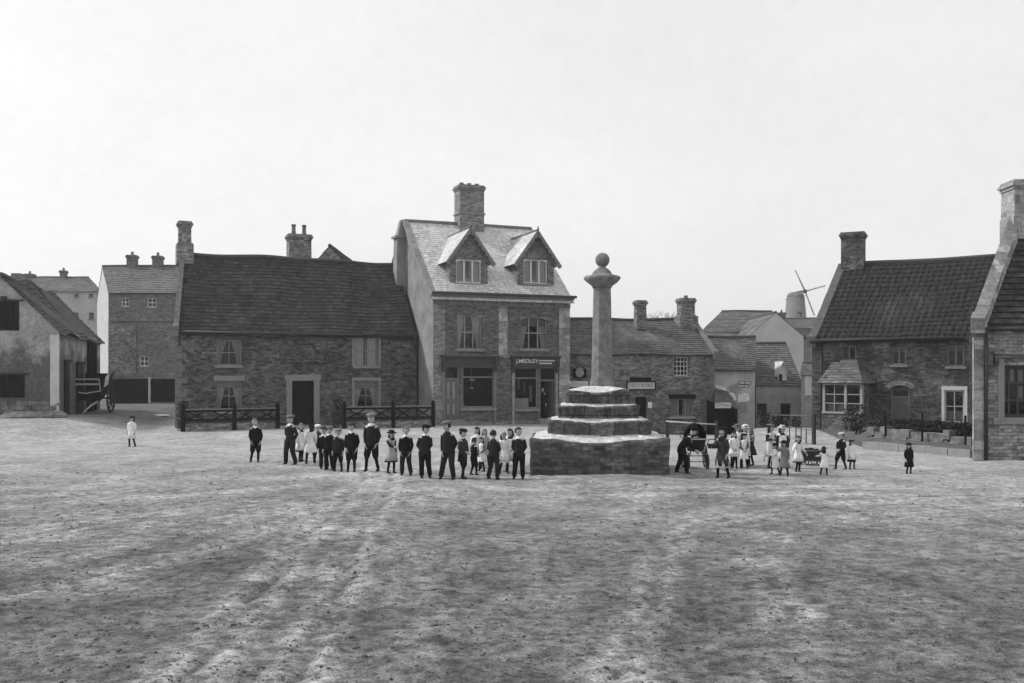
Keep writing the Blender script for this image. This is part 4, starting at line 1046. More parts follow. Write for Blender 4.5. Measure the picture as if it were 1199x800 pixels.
# raised garden strip with stone edging in front of the cottage
K0 = at(1010, 34.2); K1 = at(1136, 30.2)
ks = Facade(K0, K1, 0, 1)
m = MB(); rr = random.Random(5); u = 0
while u < ks.L:
    w_ = rr.uniform(.5, .9); ks.box(m, u, min(ks.L, u+w_-.02), -.2, .24+rr.uniform(-.015, .015), -.35, rr.uniform(-.02, .02)); u += w_
m.jitter(.01, 3)
tag(m.build('stone_kerb', M['dressed'], None, (K0[0], K0[1], 0)), 'low dressed stone kerb edging the garden before the brick cottage', 'kerb')
m = MB()
nn = 24
for i in range(nn):
    for j in range(8):
        def pt(i, j):
            a = Vector(ks.P(ks.L*i/nn, 0, -.3)); b = Vector(fa.P(max(0, .2+fa.L*i/nn), 0, .3)); p = lerp(a, b, j/8); k_ = sst(.02, .22, i/nn); p.z = .17+k_*(.03+.16*math.sin(PI*min(1, j/8*1.2)))+.04*mn.noise((p.x, p.y, 0)); return p
        m.add([pt(i, j), pt(i+1, j), pt(i+1, j+1), pt(i, j+1)], [(0, 1, 2, 3)], 0, True)
for j in range(8):
    a_ = pt(0, j); b_ = pt(0, j+1); m.quad(b_, a_, (a_.x, a_.y, -1), (b_.x, b_.y, -1))
m.build('garden_soil', M['soil'], None, (0, 0, 0))['kind'] = 'structure'
# second tier: rubble wall
m = MB(); u = 0
k2 = Facade(at(1013, 36.2), at(1136, 32.0), 0, 1)
while u < k2.L:
    w_ = rr.uniform(.25, .55); hh = rr.uniform(.42, .62)
    k2.box(m, u, min(k2.L, u+w_-.015), .1, .1+hh*.5, -.3, rr.uniform(-.03, .03)); k2.box(m, u+.1, min(k2.L, u+w_+.1), .1+hh*.5+.003, .1+hh, -.3, rr.uniform(-.05, .02)); u += w_
m.jitter(.02, 4)
tag(m.build('rubble_wall', M['rubble'], None, tuple(k2.P(0, 0))), 'low broken rubble retaining wall just behind the stone kerb', 'wall')

# ================================================================== RIGHT STONE HOUSE (nearest)
FLn, FRn = (13.78, 29.4), (21.5, 29.4)
zn = 4.02
f0 = Facade(FLn, FRn, -.3, zn)
Hn = [f0.rect(1176, 1216, 428, 489)]
nh, rf, fa, O, P = house('stone_farmhouse', 'pale stone house with mullioned window and stone coping, cut by the right edge', 'house', FLn, FRn, (16.45, 32.5), (24.2, 32.5), .0, zn, 7.5, 'stone_mid', 'roof_dark', Hn, tw=.30, th=.30, step=.045, sag=.06, over=.16, overg=-.15, seed=71, reveal=.3)
window(fa, Hn[0], nh, O, 'paint_dark', 4, 3, sill=None, glass='glass_dark', bar=.06, reveal=.22, curtain=None, fw=.1)
u0, u1, z0_, z1_ = Hn[0]
m = MB(); fa.box(m, u0-.35, u1+.35, z0_-.2, z0_-.003, -.2, .06); _child(m, 'sill', M['dressed'], nh, O)
m = MB(); fa.box(m, u0-.33, u1+.33, z1_+.22, z1_+.34, -.02, .12); fa.box(m, u0-.33, u0-.21, z1_+.0, z1_+.218, -.02, .11); fa.box(m, u0-.62, u0-.34, z1_-.08, z1_-.002, -.02, .11); _child(m, 'hood_mould', M['stone_dark'], nh, O)
m = MB(); fa.box(m, u0-.2, u0-.003, z0_, z1_+.12, -.1, .02); _child(m, 'window_surround', M['dressed'], nh, O)
for (k0, k1, j0, j1) in ((.30, .44, .68, .92), (.56, .7, .68, .92), (.56, .7, .36, .6)):
    m = MB(); m.quad(*[fa.P(u0+(u1-u0)*k, z0_+(z1_-z0_)*j, -.32) for k, j in ((k0, j0), (k1, j0), (k1, j1), (k0, j1))]); _child(m, 'curtain', M['curtain'], nh, O)
m = MB(); fa.box(m, 0, .30, -.2, zn-.35, .003, .08); _child(m, 'corner_pilaster', M['ashlar'], nh, O)
m = MB(); m.tube([fa.P(.36, zn-.2, .12), fa.P(.36, .0, .12)], .055, 8); m.tube([fa.P(.3, zn-.1, .14), fa.P(fa.L, zn-.1, .14)], .06, 8); _child(m, 'downpipe', M['iron'], nh, O)
coping((FLn[0]+.22, FLn[1]-.02, zn+.15), (16.68, 32.45, 7.75), .40, .17, nh, O, 'quoin', True, (1, 0), segs=12, drop=.35, seed=25)
coping((19.2, 35.5, zn+.0), (16.9, 32.7, 7.5), .3, .02, nh, O, 'stone_mid', False, (1, 0), segs=10, drop=.3, seed=26)
chimney((17.0, 32.5), (1, 0), 1.22, .9, 7.0, 8.95, rf.parent, O, 'quoin', 0, 'dressed', .03, band=False, base_h=.75, base_w=.04)
# half-hidden inner face of the wall end facing left keeps the cottage side closed

# ================================================================== BARN on the left
A = (-21.2, 46.0); B = (-22.9, 54.6)
bn, rf, fa, O, P = house('stone_barn', 'old barn with whitewashed gable and dark sagging tiled roof, at the left edge', 'barn', A, B, (-23.95, 45.9), (-25.6, 54.6), .7, 4.66, 7.3, 'barn_wash', 'roof_barn', [], tw=.26, th=.3, step=.04, sag=.34, over=.25, overg=.12, gable_l=None, seed=81, zfoot=1.2)
BLb = (2*-23.95+21.2, 45.8)
fg = Facade(BLb, A, 0, 4)
def boards(fc, h, name, label, mat='wood_black'):
    u0, u1, z0, z1 = h; m = MB(); n = max(3, int((u1-u0)/.22))
    for i in range(n): fc.box(m, u0+(u1-u0)*i/n+.006, u0+(u1-u0)*(i+1)/n-.006, z0, z1, .004, .035)
    o = m.build(name, M[mat], bn, O); o['label'] = label
    m = MB(); fc.box(m, u0-.15, u1+.2, z1+.003, z1+.09, .004, .10); _child(m, 'lintel', M['wood_dark'], o, O)
    return o
boards(fg, fg.rect(-16, 22.5, 353, 387), 'hatch', 'black boarded hatch high in the gable')
boards(fg, fg.rect(-20, 29, 439, 465.5), 'hatch', 'black boarded hatch low in the gable')
m = MB(); a_, b_, c_, d_ = fg.rect(4, 8.5, 347.5, 352); fg.box(m, a_, b_, c_, d_, .004, .3); _child(m, 'beam_end', M['wood_dark'], bn, O)
# stone footing of the gable wall
m = MB(); rr = random.Random(6)
for row in range(4):
    u = fg.L-3.6+rr.uniform(0, .2)
    while u < fg.L-.25:
        w_ = rr.uniform(.25, .6); z_ = .55+row*.22
        if rr.random() < .8 or row < 2: fg.box(m, u, u+w_-.03, z_, z_+.2, .0, rr.uniform(.02, .07))
        u += w_
m.jitter(.03, 3)
_child(m, 'stone_footing', M['rubble'], bn, O)
m = MB(); fg.box(m, fg.L-.42, fg.L+.0, .2, 4.5, .003, .02); _child(m, 'corner_render', M['plaster_pale'], bn, O)
# doors and posts on the side wall
for (u0, u1, z1, lab) in ((.9, 1.75, 3.25, 'dark stable door nearest the corner'), (3.3, 4.6, 3.2, 'dark doorway behind the cart')):
    m = MB(); fa.box(m, u0, u1, .5, z1, .004, .05); fa.box(m, u0-.1, u0, .5, z1+.1, .004, .09); fa.box(m, u0-.1, u1+.2, z1, z1+.12, .05, .12)
    o = m.build('door', M['door_black'], bn, O); o['label'] = lab
m = MB()
for u in (5.6, 6.4, 7.2): fa.box(m, u, u+.16, .6, 4.4, .004, .14)
_child(m, 'wall_post', M['wood_black'], bn, O)
c = (-24.3, 48.5)

# yard wall & black boarded gates behind the cart
G0 = at(128, 64); G1 = at(208, 64); gf = Facade(G0, G1, .85, 2.5); zt = 2.5
for nm, (x0, x1), lab in (('yard_gate', (128, 173.5), 'wide black boarded gate closing the yard beside the cart'), ('yard_gate', (176.5, 208), 'narrow black boarded gate next to the house corner')):
    u0 = gf.hit(x0, 460)[0]; u1 = gf.hit(x1, 460)[0]
    g = empty(nm, tuple(gf.P(u0, .82)), lab, 'gate', 'black gates of the yard'); Og = tuple(g.location)
    m = MB(); u = u0
    while u < u1-.05: gf.box(m, u+.008, min(u1, u+.2)-.008, .86, zt-.02, -.03, .0); u += .2
    m.build('boards', M['wood_black'], g, Og)
    m = MB(); gf.box(m, u0, u1, 1.1, 1.22, .002, .04); gf.box(m, u0, u1, 2.15, 2.27, .002, .04); m.build('ledge', M['wood_black'], g, Og)
u0 = gf.hit(174, 460)[0]; m = MB(); gf.box(m, u0, u0+.12, .8, 2.5, -.1, .06); gf.box(m, u0-.02, u0+.14, 2.5, 2.56, -.12, .08)
tag(m.build('gate_post', M['plaster_pale'], None, tuple(gf.P(u0, .8))), 'pale slender post between the two black yard gates', 'post')
m = MB(); u0 = gf.hit(175.5, 460)[0]; u1 = gf.hit(210, 460)[0]; gf.box(m, u0, u1, .75, .93, .02, .3)
tag(m.build('gate_sill', M['dressed'], None, tuple(gf.P(u0, .8))), 'pale stone sill under the narrow black gate', 'kerb')

# ================================================================== BACKGROUND HOUSES
def bg_house(label, x0, x1, xr0, xr1, Z, yb, ye, yr, wall, roof, wins=(), cat='house', gl=None, chs=(), dz=4.5, name='distant_house', hip=False, z0=.2, winmat='paint_white'):
    A_ = at(x0, Z); B_ = at(x1, Z); ze_ = CAMH+(HY-ye)*Z/F; Zr = Z+dz; zr_ = CAMH+(HY-yr)*Zr/F
    f0 = Facade(A_, B_, 0, ze_); hs = [f0.rect(*w) for w in wins]
    r, rf, fa, O, P = house(name, label, cat, A_, B_, at(xr0, Zr), at(xr1, Zr), z0, ze_, zr_, wall, roof, hs, tw=.5, th=.4, step=.03, sag=.06, over=.2, gable_l=gl, seed=int(x0)+5)
    for h in hs: window(fa, h, r, O, winmat, 2, 2, sill='dressed', glass='glass_dark', bar=.06, fw=.08)
    for (cx_, w_, yt, zz) in chs:
        c_ = at(cx_, zz); chimney(c_, (1, 0), w_, .7, zr_-.6, CAMH+(HY-yt)*zz/F, rf.parent, O, wall if wall.startswith('brick') else 'brick_far', 1, 'dressed', 0, poth=.3, band=False)
    return r, rf, fa, O
r, rf, fa, O = bg_house('tall pale three-storey house with two round chimney pots, behind the black gates', 127, 226, 120, 222, 80, 473, 342, 312, 'brick_far', 'roof_mid', [(141.5, 151, 348.5, 359), (172, 183, 349, 360), (163, 174, 417, 429), (140, 150, 392, 404)], gl='plaster_pale', chs=[(155, .75, 299, 84.5), (185, .75, 300, 84.5)], z0=.85)  # left gable paler than the front: its sunlit tone is in the colour
m = MB(); zz = CAMH+(HY-376)*80/F; fa.box(m, 0, fa.L, zz, zz+.12, .004, .1); _child(m, 'string_course', M['brick_chimney'], r, O)
for (x0, x1, y0, y1, lab) in ((126, 160, 379, 440, 'dark arched recess in the lower wall'),):
    a_, b_, c_, d_ = fa.rect(x0, x1, y0, y1); m = MB(); fa.box(m, a_+.1, b_, c_, d_, .004, .12); o = _child(m, 'buttress', M['stone_pub'], r, O)
bg_house('broad distant house with hipped roof rising behind the barn roof', 22, 118, 38, 104, 100, 470, 341, 325, 'plaster_far', 'roof_mid', [(87, 92, 344, 348), (104, 109, 344, 348), (86, 92, 366, 374), (104, 110, 366, 374)], chs=[(35, .9, 321, 106), (74.5, .55, 317, 106)], z0=.9, dz=6, winmat='paint_mid')
# slender distant chimney at far left
m = MB(); c_ = at(18, 112); m.box(c_[0]-.5, c_[0]+.5, 112, 113, 3, CAMH+(HY-320)*112/F); m.box(c_[0]-.6, c_[0]+.6, 111.9, 113.1, CAMH+(HY-320)*112/F-.6, CAMH+(HY-320)*112/F-.3); m.box(c_[0]-2.5, c_[0]+2.5, 111, 118, 0, 9)
tag(m.build('distant_outbuilding', M['brick_far'], None, (c_[0], 112, 0)), 'slim distant chimney showing just above the barn ridge', 'chimney')
# pale complex right of the inn
bg_house('long pale distant house with slate roof, rising behind the poster cottage', 822, 905, 845, 904, 82, 480, 388, 365, 'plaster_far', 'roof_mid', [(838, 843, 392, 398)], z0=.2, dz=5)
gA = at(876, 76); gB = at(941, 76)
zeg = CAMH+(HY-394)*76/F; zrg = CAMH+(HY-366)*76/F
FLg = at(941, 76); FRg = (FLg[0], 84)
r, _, _, O, _ = house('gabled_house', 'pale distant house with its gable end towards the square, below the windmill', 'house', FLg, FRg, ((gA[0]+gB[0])/2, 76), ((gA[0]+gB[0])/2, 84), .2, zeg, zrg, 'plaster_far', 'roof_mid', [], tw=.5, th=.4, sag=.03, over=.25, seed=91)
bg_house('small distant house just below the windmill tower', 905, 975, 912, 975, 110, 480, 384, 373, 'brick_far', 'roof_mid', [], chs=[(915, .8, 366, 114.5)], z0=.2, dz=4)
# trees: bare
def bare_tree(px, Z, top, label, seed, spread=1.0):
    x, y = at(px, Z); rr = random.Random(seed); m = MB(); H_ = CAMH+(HY-top)*Z/F
    root = empty('bare_tree', (x, y, 0), label, 'tree', 'bare trees behind the roofs')
    mt = MB(); mt.tube([(x, y, -.2), (x+.1, y, H_*.25), (x, y, H_*.45)], [.28, .2, .15], 8); mt.build('trunk', M['twig'], root, (x, y, 0))
    def grow(p, d, l, r, lev):
        q = p+d*l
        mid = (p+q)/2+Vector((rr.uniform(-.08, .08), rr.uniform(-.08, .08), 0))*l
        m.tube([p, mid, q], [r, r*.8, r*.6], 4 if lev > 1 else 5, caps=False)
        if lev >= 5: return
        for _ in range(3 if lev < 4 else 4):
            nd = (d+Vector((rr.uniform(-.8, .8)*spread, rr.uniform(-.8, .8)*spread, rr.uniform(-.15, .5)))).normalized()
            grow(q, nd, l*rr.uniform(.6, .8), r*.55, lev+1)
    for i in range(4):
        grow(Vector((x, y, H_*(.3+.05*i))), Vector((rr.uniform(-.6, .6), rr.uniform(-.6, .6), 1)).normalized(), H_*.2, .1, 0)
    m.build('crown', M['twig'], root, (x, y, 0), uv=False)
bare_tree(674, 72, 403, 'bare twiggy tree showing between the shop and the inn roof', 3)
bare_tree(764, 78, 366, 'bare rounded tree rising between the two inn chimneys', 5)
bare_tree(935, 95, 386, 'bare scrubby tree beside the distant gable below the windmill', 8, .8)

# ================================================================== WINDMILL
def windmill():
    Z = 190.0; x, y = at(931.5, Z); k = Z/F
    ztop = CAMH+(HY-348)*k; zbse = 0
    root = empty('windmill', (x, y, 0), 'distant tower windmill with four bare sails on the skyline', 'windmill'); O = (x, y, 0)
    m = MB(); rb = 15*k; rt = 10.2*k
    m.lathe([(rb*1.15, 0), (rb, ztop*.5), (rt, ztop)], O, 28); m.build('tower', M['mill'], root, O)
    m = MB(); m.lathe([(rt*1.0, 0), (rt*.98, .3), (rt*.8, .75), (rt*.5, .95), (.05, 1.0)], (x, y, ztop), 20); m.build('cap', M['mill'], root, O)
    for (a, h) in ((-.5, .62), (.2, .78)):
        m = MB(); zz = ztop*h; rr_ = rb+(rt-rb)*h
        m.box(x+a-.4, x+a+.4, y-rr_-.1, y-rr_+1.0, zz, zz+1.1); m.build('window', M['paint_dark'], root, O)
    hx, hz = at(938.5, Z)[0], CAMH+(HY-342.5)*k; hub = Vector((hx, y-rt-.6, hz))
    m = MB(); m.tube([(x, y, hz-.1), tuple(hub+Vector((0, -.3, 0)))], .25, 8); m.ball(tuple(hub), .4, n=8, m=6); m.build('windshaft', M['wood_dark'], root, O)
    for (dx, dy) in ((-11.5, 24.5), (23.5, 6.5), (10.5, -28), (-23, -10)):
        e = hub+Vector((dx*k, -.1, dy*k)); d = (e-hub); pr = Vector((-d.z, 0, d.x)).normalized()
        m = MB(); m.tube([hub, e], [.17, .11], 6)
        for i in range(5):
            p = lerp(hub, e, .3+.68*i/4); m.bar(p-pr*.08, p+pr*.26, .04, .05)
        m.build('sail', M['plaster_grey'], root, O)  # pale grey on wooden sails: fading by haze put into the colour
windmill()
HAZE = .0006
SUN_EL = 42; SUN_AZ = -75; SUN_ROT = -75; SUN_E = 2.4; SUN_A = 6
SKY_A = .35; SKY_B = 4.7; SKY_S = .11; EXPO = 0.40
sd_u0, sd_u1, _, _ = Hs['dr']
_f = Facade(FL_S, FR_S, 0, 1); _p = _f.P(sd_u0+.30, 0, -.25); shop_door_xy = (_p.x, _p.y)
# ================================================================== MARKET CROSS
def cross():
    cx, cy = 2.26, 25.75
    root = empty('market_cross', (cx, cy, 0), 'old stone market cross with worn steps and ball-topped shaft in the square', 'cross'); O = (cx, cy, 0)
    ang = R(-3)
    def tier(name, hw, z0, z1, mat_side, ch_l, ch_r, dip, seed, inner, zin, label=None, dx=0, mort=False):
        # outline: chamfered square, subdivided, lip worn and uneven
        c = [(-hw+ch_l, -hw), (hw-ch_r, -hw), (hw, -hw+ch_r), (hw, hw-ch_l), (hw-ch_l, hw), (-hw+ch_l, hw), (-hw, hw-ch_l), (-hw, -hw+ch_l)]
        pts = []
        for i in range(8):
            a = c[i]; b = c[(i+1) % 8]; d = math.hypot(b[0]-a[0], b[1]-a[1]); k = max(1, int(d/.09))
            for j in range(k): pts.append((a[0]+(b[0]-a[0])*j/k, a[1]+(b[1]-a[1])*j/k))
        def tr(x, y): return (cx+dx+x*math.cos(ang)-y*math.sin(ang), cy+x*math.sin(ang)+y*math.cos(ang))
        n = len(pts); rings = []
        def lip(x, y):
            w = math.exp(-((x+.08*hw)/(hw*.55))**2) if y < -hw*.6 else .3
            return z1-dip*w+.035*mn.noise((x*2.3+seed, y*2.3, seed))+.02*mn.noise((x*7+seed, y*7, seed))
        levels = 7
        for l in range(levels+1):
            t = l/levels; ring = []
            for x, y in pts:
                zl = lip(x, y); z = z0+(zl-.03-z0)*t
                o = .045*mn.noise((x*3+seed, y*3, z*5))+.035*mn.noise((x*9, y*9+seed, z*14))
                s_ = 1+o/hw+(.012 if t > .85 else 0)
                X, Y = tr(x*s_, y*s_); ring.append((X, Y, z))
            rings.append(ring)
        for dz, db in ((.022, .012), (.006, .032), (0, .06)):
            ring = []; s_ = 1-db/hw
            for x, y in pts:
                X, Y = tr(x*s_, y*s_); ring.append((X, Y, lip(x, y)-dz))
            rings.append(ring)
        m = MB(); m.rings(rings, 0, False, True)
        cum = [0]
        for q in range(1, n): cum.append(cum[-1]+math.hypot(pts[q][0]-pts[q-1][0], pts[q][1]-pts[q-1][1]))
        side = m.build(name, M[mat_side], root, O, vuv=[(cum[i % n], p[2]) for i, p in enumerate(m.v)])
        if label: side['label'] = label
        # trodden top, paler than the sides: skylight put into its colour
        m = MB(); tops = [ring]
        for q in (.75, .5, .25, 0):
            s_ = (inner*.93/hw)+(1-.045/hw*1.0-(inner*.93/hw))*q
            tops.append([(tr(x*s_*.985, y*s_*.985)[0], tr(x*s_*.985, y*s_*.985)[1], lip(x, y)*q+(zin+.0)*(1-q)+.012*mn.noise((x*4*s_, y*4*s_, seed))) for x, y in pts])
        m.rings(tops, 0, True, True, cap0=False)
        _child(m, 'worn_lit_top', M['cross_top_lit'], side, O)
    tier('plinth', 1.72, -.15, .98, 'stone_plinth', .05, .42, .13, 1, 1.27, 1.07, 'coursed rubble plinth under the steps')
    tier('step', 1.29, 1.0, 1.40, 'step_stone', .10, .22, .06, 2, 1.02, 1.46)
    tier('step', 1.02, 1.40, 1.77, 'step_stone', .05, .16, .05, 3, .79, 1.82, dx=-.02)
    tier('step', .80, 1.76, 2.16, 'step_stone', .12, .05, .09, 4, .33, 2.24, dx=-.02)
    # shaft: octagonal tapering
    sx, sy = cx+.10, cy
    m = MB(); rings = []
    for i in range(15):
        t = i/14; z = 2.1+(4.83-2.1)*t; r = .295-.055*t if t > .08 else .325
        rings.append([(sx+(r+.012*mn.noise((k, z*2, 7)))*math.cos(PI/8+PI/4*k)*1.0, sy+(r+.012*mn.noise((k, z*2, 3)))*math.sin(PI/8+PI/4*k), z) for k in range(8)])
    m.rings(rings, 0, True, False); m.build('shaft', M['shaft_stone'], root, O)
    m = MB(); m.lathe([(.24, 4.80), (.27, 4.86), (.40, 4.96), (.475, 5.03), (.48, 5.08), (.44, 5.12), (.30, 5.15), (.26, 5.17), (.24, 5.22), (.17, 5.30), (.10, 5.34), (.10, 5.40)], (sx, sy, 0), 24, jit=.06); m.build('cap', M['shaft_stone'], root, O)
    m = MB(); m.ball((sx+.01, sy, 5.545), .19, n=22, m=16); m.build('ball', M['shaft_stone'], root, O)
cross()

# ================================================================== LATTICE FENCES
def lattice(x0, x1, Z0, Z1, top, posts, label, seed):
    A_ = at(x0, Z0); B_ = at(x1, Z1); f = Facade(A_, B_, 0, 1); zg = ground_z((A_[0]+B_[0])/2, (A_[1]+B_[1])/2)
    root = empty('lattice_fence', (A_[0], A_[1], zg), label, 'fence', 'dark lattice fences before the long stone house'); O = tuple(root.location)
    H_ = top
    m = MB(); rr = random.Random(seed); u = 0
    for row in range(2):
        u = 0
        while u < f.L:
            w_ = rr.uniform(.5, 1.3); f.box(m, u, min(f.L, u+w_-.015), zg-.15+row*.26, zg+.11+row*.2, -.2, rr.uniform(-.02, .02)); u += w_
    m.build('stone_footing', M['stone_mid'], root, O)
    m = MB(); f.box(m, 0, f.L, zg+H_-.03, zg+H_+.03, -.05, .05); m.build('top_rail', M['wood_mid'], root, O)
    m = MB(); f.box(m, 0, f.L, zg+.36, zg+.42, -.04, .04); m.build('bottom_rail', M['wood_dark'], root, O)
    nb = len(posts)-1
    m = MB()
    for i in range(nb):
        a = f.L*posts[i]; b = f.L*posts[i+1]; k = 2; w_ = (b-a)/k
        for j in range(k):
            p = a+w_*j+.05; q = a+w_*(j+1)-.05
            m.bar(f.P(p, zg+.42, .012), f.P(q, zg+H_-.03, .012), .05, .075, up=f.n); m.bar(f.P(p, zg+H_-.03, -.02), f.P(q, zg+.42, -.02), .05, .075, up=f.n)
    m.build('lattice', M['wood_black'], root, O)
    for p in posts:
        m = MB(); u = f.L*p; f.box(m, u-.085, u+.085, zg-.1, zg+H_+.14, -.08, .08); c = f.P(u, zg+H_+.2); m.ball((c.x, c.y, c.z), .085, n=8, m=6); m.build('post', M['wood_black'], root, O)
    m = MB(); f.box(m, 0, f.L, zg+H_-.12, zg+H_-.035, -.03, .03); f.box(m, 0, f.L, zg+.43, zg+.52, -.03, .03); m.build('under_rail', M['wood_black'], root, O)
    return f, zg
lattice(214, 325, 43.0, 45.4, .95, (0, .53, 1), 'dark lattice fence on stone footing under the left ground-floor window', 1)
lattice(403, 507, 45.2, 47.0, 1.0, (0, .54, 1), 'dark lattice fence left of the shop, behind the boys', 2)
# shrubs at fence ends
def shrub(x, y, z0, h, r, label, seed, n=240, leaf=.06):
    rr = random.Random(seed); root = empty('shrub', (x, y, z0), label, 'shrub'); O = (x, y, z0)
    m = MB()
    for i in range(7):
        a = rr.uniform(0, 6.28); m.tube([(x, y, z0-.05), (x+math.cos(a)*r*.4, y+math.sin(a)*r*.4, z0+h*.5), (x+math.cos(a)*r*.8, y+math.sin(a)*r*.8, z0+h*rr.uniform(.7, 1))], [.02, .014, .006], 5)
    m.build('stems', M['twig'], root, O)
    m = MB()
    for i in range(n):
        a = rr.uniform(0, 6.28); q = rr.random()**.5; zz = rr.random(); rad = r*q*(1-.5*abs(zz-.45))
        p = Vector((x+math.cos(a)*rad, y+math.sin(a)*rad, z0+h*zz)); d1 = Vector((rr.uniform(-1, 1), rr.uniform(-1, 1), rr.uniform(-1, 1))).normalized()*leaf; d2 = d1.cross(Vector((rr.uniform(-1, 1), rr.uniform(-1, 1), rr.uniform(-1, 1)))).normalized()*leaf*.7
        m.add([p-d1, p+d2, p+d1, p-d2], [(0, 1, 2, 3)])
    m.build('foliage', M['leaf'], root, O)
x, y = gp(211, 505); shrub(x, y+.4, ground_z(x, y), 1.3, .32, 'scraggy dark shrub between the fence end and the left house corner', 1, 300)
x, y = at(396, 45.6); shrub(x, y, .15, 1.45, .34, 'dark upright shrub at the left end of the fence near the shop', 2, 320)
for i, (px, Z, h_, r_, lab) in enumerate(((904, 58, .8, .9, 'loose bush under the whitewashed cottage wall, left of the two bushes'), (923, 58, .7, 1.0, 'loose bush under the whitewashed cottage wall, right of the two bushes'), (1000, 41.5, 1.2, .5, 'straggly climbing bush at the right corner of the bay window'), (1022, 38.5, .9, .9, 'low untidy plant on the bank left of the cottage door'))):
    x, y = at(px, Z); shrub(x, y, ground_z(x, y)+.05, h_, r_, lab, 10+i, 320, .07)
# dark clipped hedge in front of the brick cottage
def hedge():
    m = MB(); rr = random.Random(3)
    f = Facade(at(1048, 38.6), at(1137, 35.0), 0, 1); root = empty('hedge', tuple(f.P(0, .3)), 'low dark hedge below the right-hand window of the brick cottage', 'hedge'); O = tuple(root.location)
    for i in range(4200):
        u = rr.uniform(0, f.L); d = rr.uniform(-.4, .4); z = .25+rr.random()*(.62+.15*mn.noise((u, 0, 1)))
        p = f.P(u, z, d); d1 = Vector((rr.uniform(-1, 1), rr.uniform(-1, 1), rr.uniform(-1, 1))).normalized()*.06; d2 = d1.cross(Vector((rr.uniform(-1, 1), rr.uniform(-1, 1), rr.uniform(-1, 1)))).normalized()*.04
        m.add([p-d1, p+d2, p+d1, p-d2], [(0, 1, 2, 3)])
    m.build('foliage', M['leaf'], root, O, uv=False)
    m = MB(); 
    for i in range(24):
        u = f.L*(i+.5)/24; p = f.P(u, .1, 0); m.tube([p, p+Vector((.05, 0, .45))], [.03, .012], 5)
    m.build('stems', M['twig'], root, O)
hedge()
# stones on the bank and rubble heap by the barn
def rock(m, x, y, z, s_, rr):
    n = 8; o0 = len(m.v)
    m.ball((x, y, z), s_*rr.uniform(.8, 1.3), s_*rr.uniform(.6, 1.1), s_*rr.uniform(.4, .7), 8, 5, smooth=False)
    for i in range(o0, len(m.v)):
        p = Vector(m.v[i]); m.v[i] = tuple(p+mn.noise_vector(p*(1.2/s_))*s_*.3)
rr = random.Random(77)
def heap(name, label, spots, mat):
    for i, (x, y, s_) in enumerate(spots):
        m = MB(); z = ground_z(x, y); rock(m, x, y, z+s_*.2, s_, rr); o = m.build(name, M[mat], None, (x, y, z)); tag(o, label, 'stone', 'loose stones lying about')
sp = []
for i in range(26):
    px = rr.uniform(10, 68); x, y = at(px, rr.uniform(44.6, 45.7)); sp.append((x, y, rr.uniform(.14, .38)))
heap('stone', 'loose stone in the heap at the foot of the whitewashed barn gable', sp, 'rubble')
x, y = at(28, 44.9); m = MB(); m.lathe([(1.0, 0), (.9, .10), (.55, .26), (.1, .32)], (x, y, ground_z(x, y)-.03), 18, sx=1.2, sy=.6, jit=.5); tag(m.build('rubble_heap', M['rubble'], None, (x, y, ground_z(x, y))), 'low pale heap of lime or sand before the barn gable', 'heap')
sp = []
for i in range(18):
    x, y = at(rr.uniform(1012, 1060), rr.uniform(35.4, 40)); sp.append((x, y, rr.uniform(.10, .24)))
for (x, y, s_) in sp:
    m = MB(); rock(m, x, y, .38, s_, rr); o = m.build('stone', M['rubble'], None, (x, y, .3)); tag(o, 'loose stone on the rough bank before the cottage door', 'stone', 'stones on the garden bank')
m = MB(); x, y = gp(188, 487); m.lathe([(.55, 0), (.5, .05), (.2, .08)], (x, y, ground_z(x, y)), 12, sx=1.0, sy=.5, jit=.4); tag(m.build('flat_stone', M['paint_white'], None, (x, y, ground_z(x, y))), 'flat white stone lying in the yard entrance by the house corner', 'stone')

# clods and pebbles: uncountable
rr = random.Random(8)
def scatter(name, mat, n, smin, smax, ymin, ymax, seed, flat=.5):
    rr = random.Random(seed); m = MB()
    for i in range(n):
        y = ymin+(ymax-ymin)*rr.random()**1.7; x = rr.uniform(-.62, .62)*y; s_ = rr.uniform(smin, smax)*(1+(rr.random()**8)*2.0)
        z = surf_z(x, y)
        a = rr.uniform(0, 3.14); rx = s_*rr.uniform(.7, 1.5); ry = s_*rr.uniform(.5, 1); rz = s_*flat*rr.uniform(.6, 1.2); ring = []
        for k in range(5): t = 2*PI*k/5; lx = rx*math.cos(t)*rr.uniform(.7, 1.2); ly = ry*math.sin(t)*rr.uniform(.7, 1.2); ring.append((x+lx*math.cos(a)-ly*math.sin(a), y+lx*math.sin(a)+ly*math.cos(a)))
        vs = [(p[0], p[1], z-.01) for p in ring]+[(x+(p[0]-x)*.6, y+(p[1]-y)*.6, z+rz) for p in ring]
        m.add(vs, [(0, 1, 6, 5), (1, 2, 7, 6), (2, 3, 8, 7), (3, 4, 9, 8), (4, 0, 5, 9), (5, 6, 7, 8, 9)])
    o = m.build(name, M[mat], None, (0, 10, 0), uv=False); o['kind'] = 'stuff'; o['label'] = {'clods': 'dark clods and droppings strewn over the dirt square', 'pebbles': 'small pale pebbles strewn over the dirt square'}[name]; o['category'] = name
scatter('clods', 'soil', 11000, .006, .017, 5.5, 26, 1, .35)
scatter('pebbles', 'rubble', 7000, .004, .012, 5.5, 20, 2)

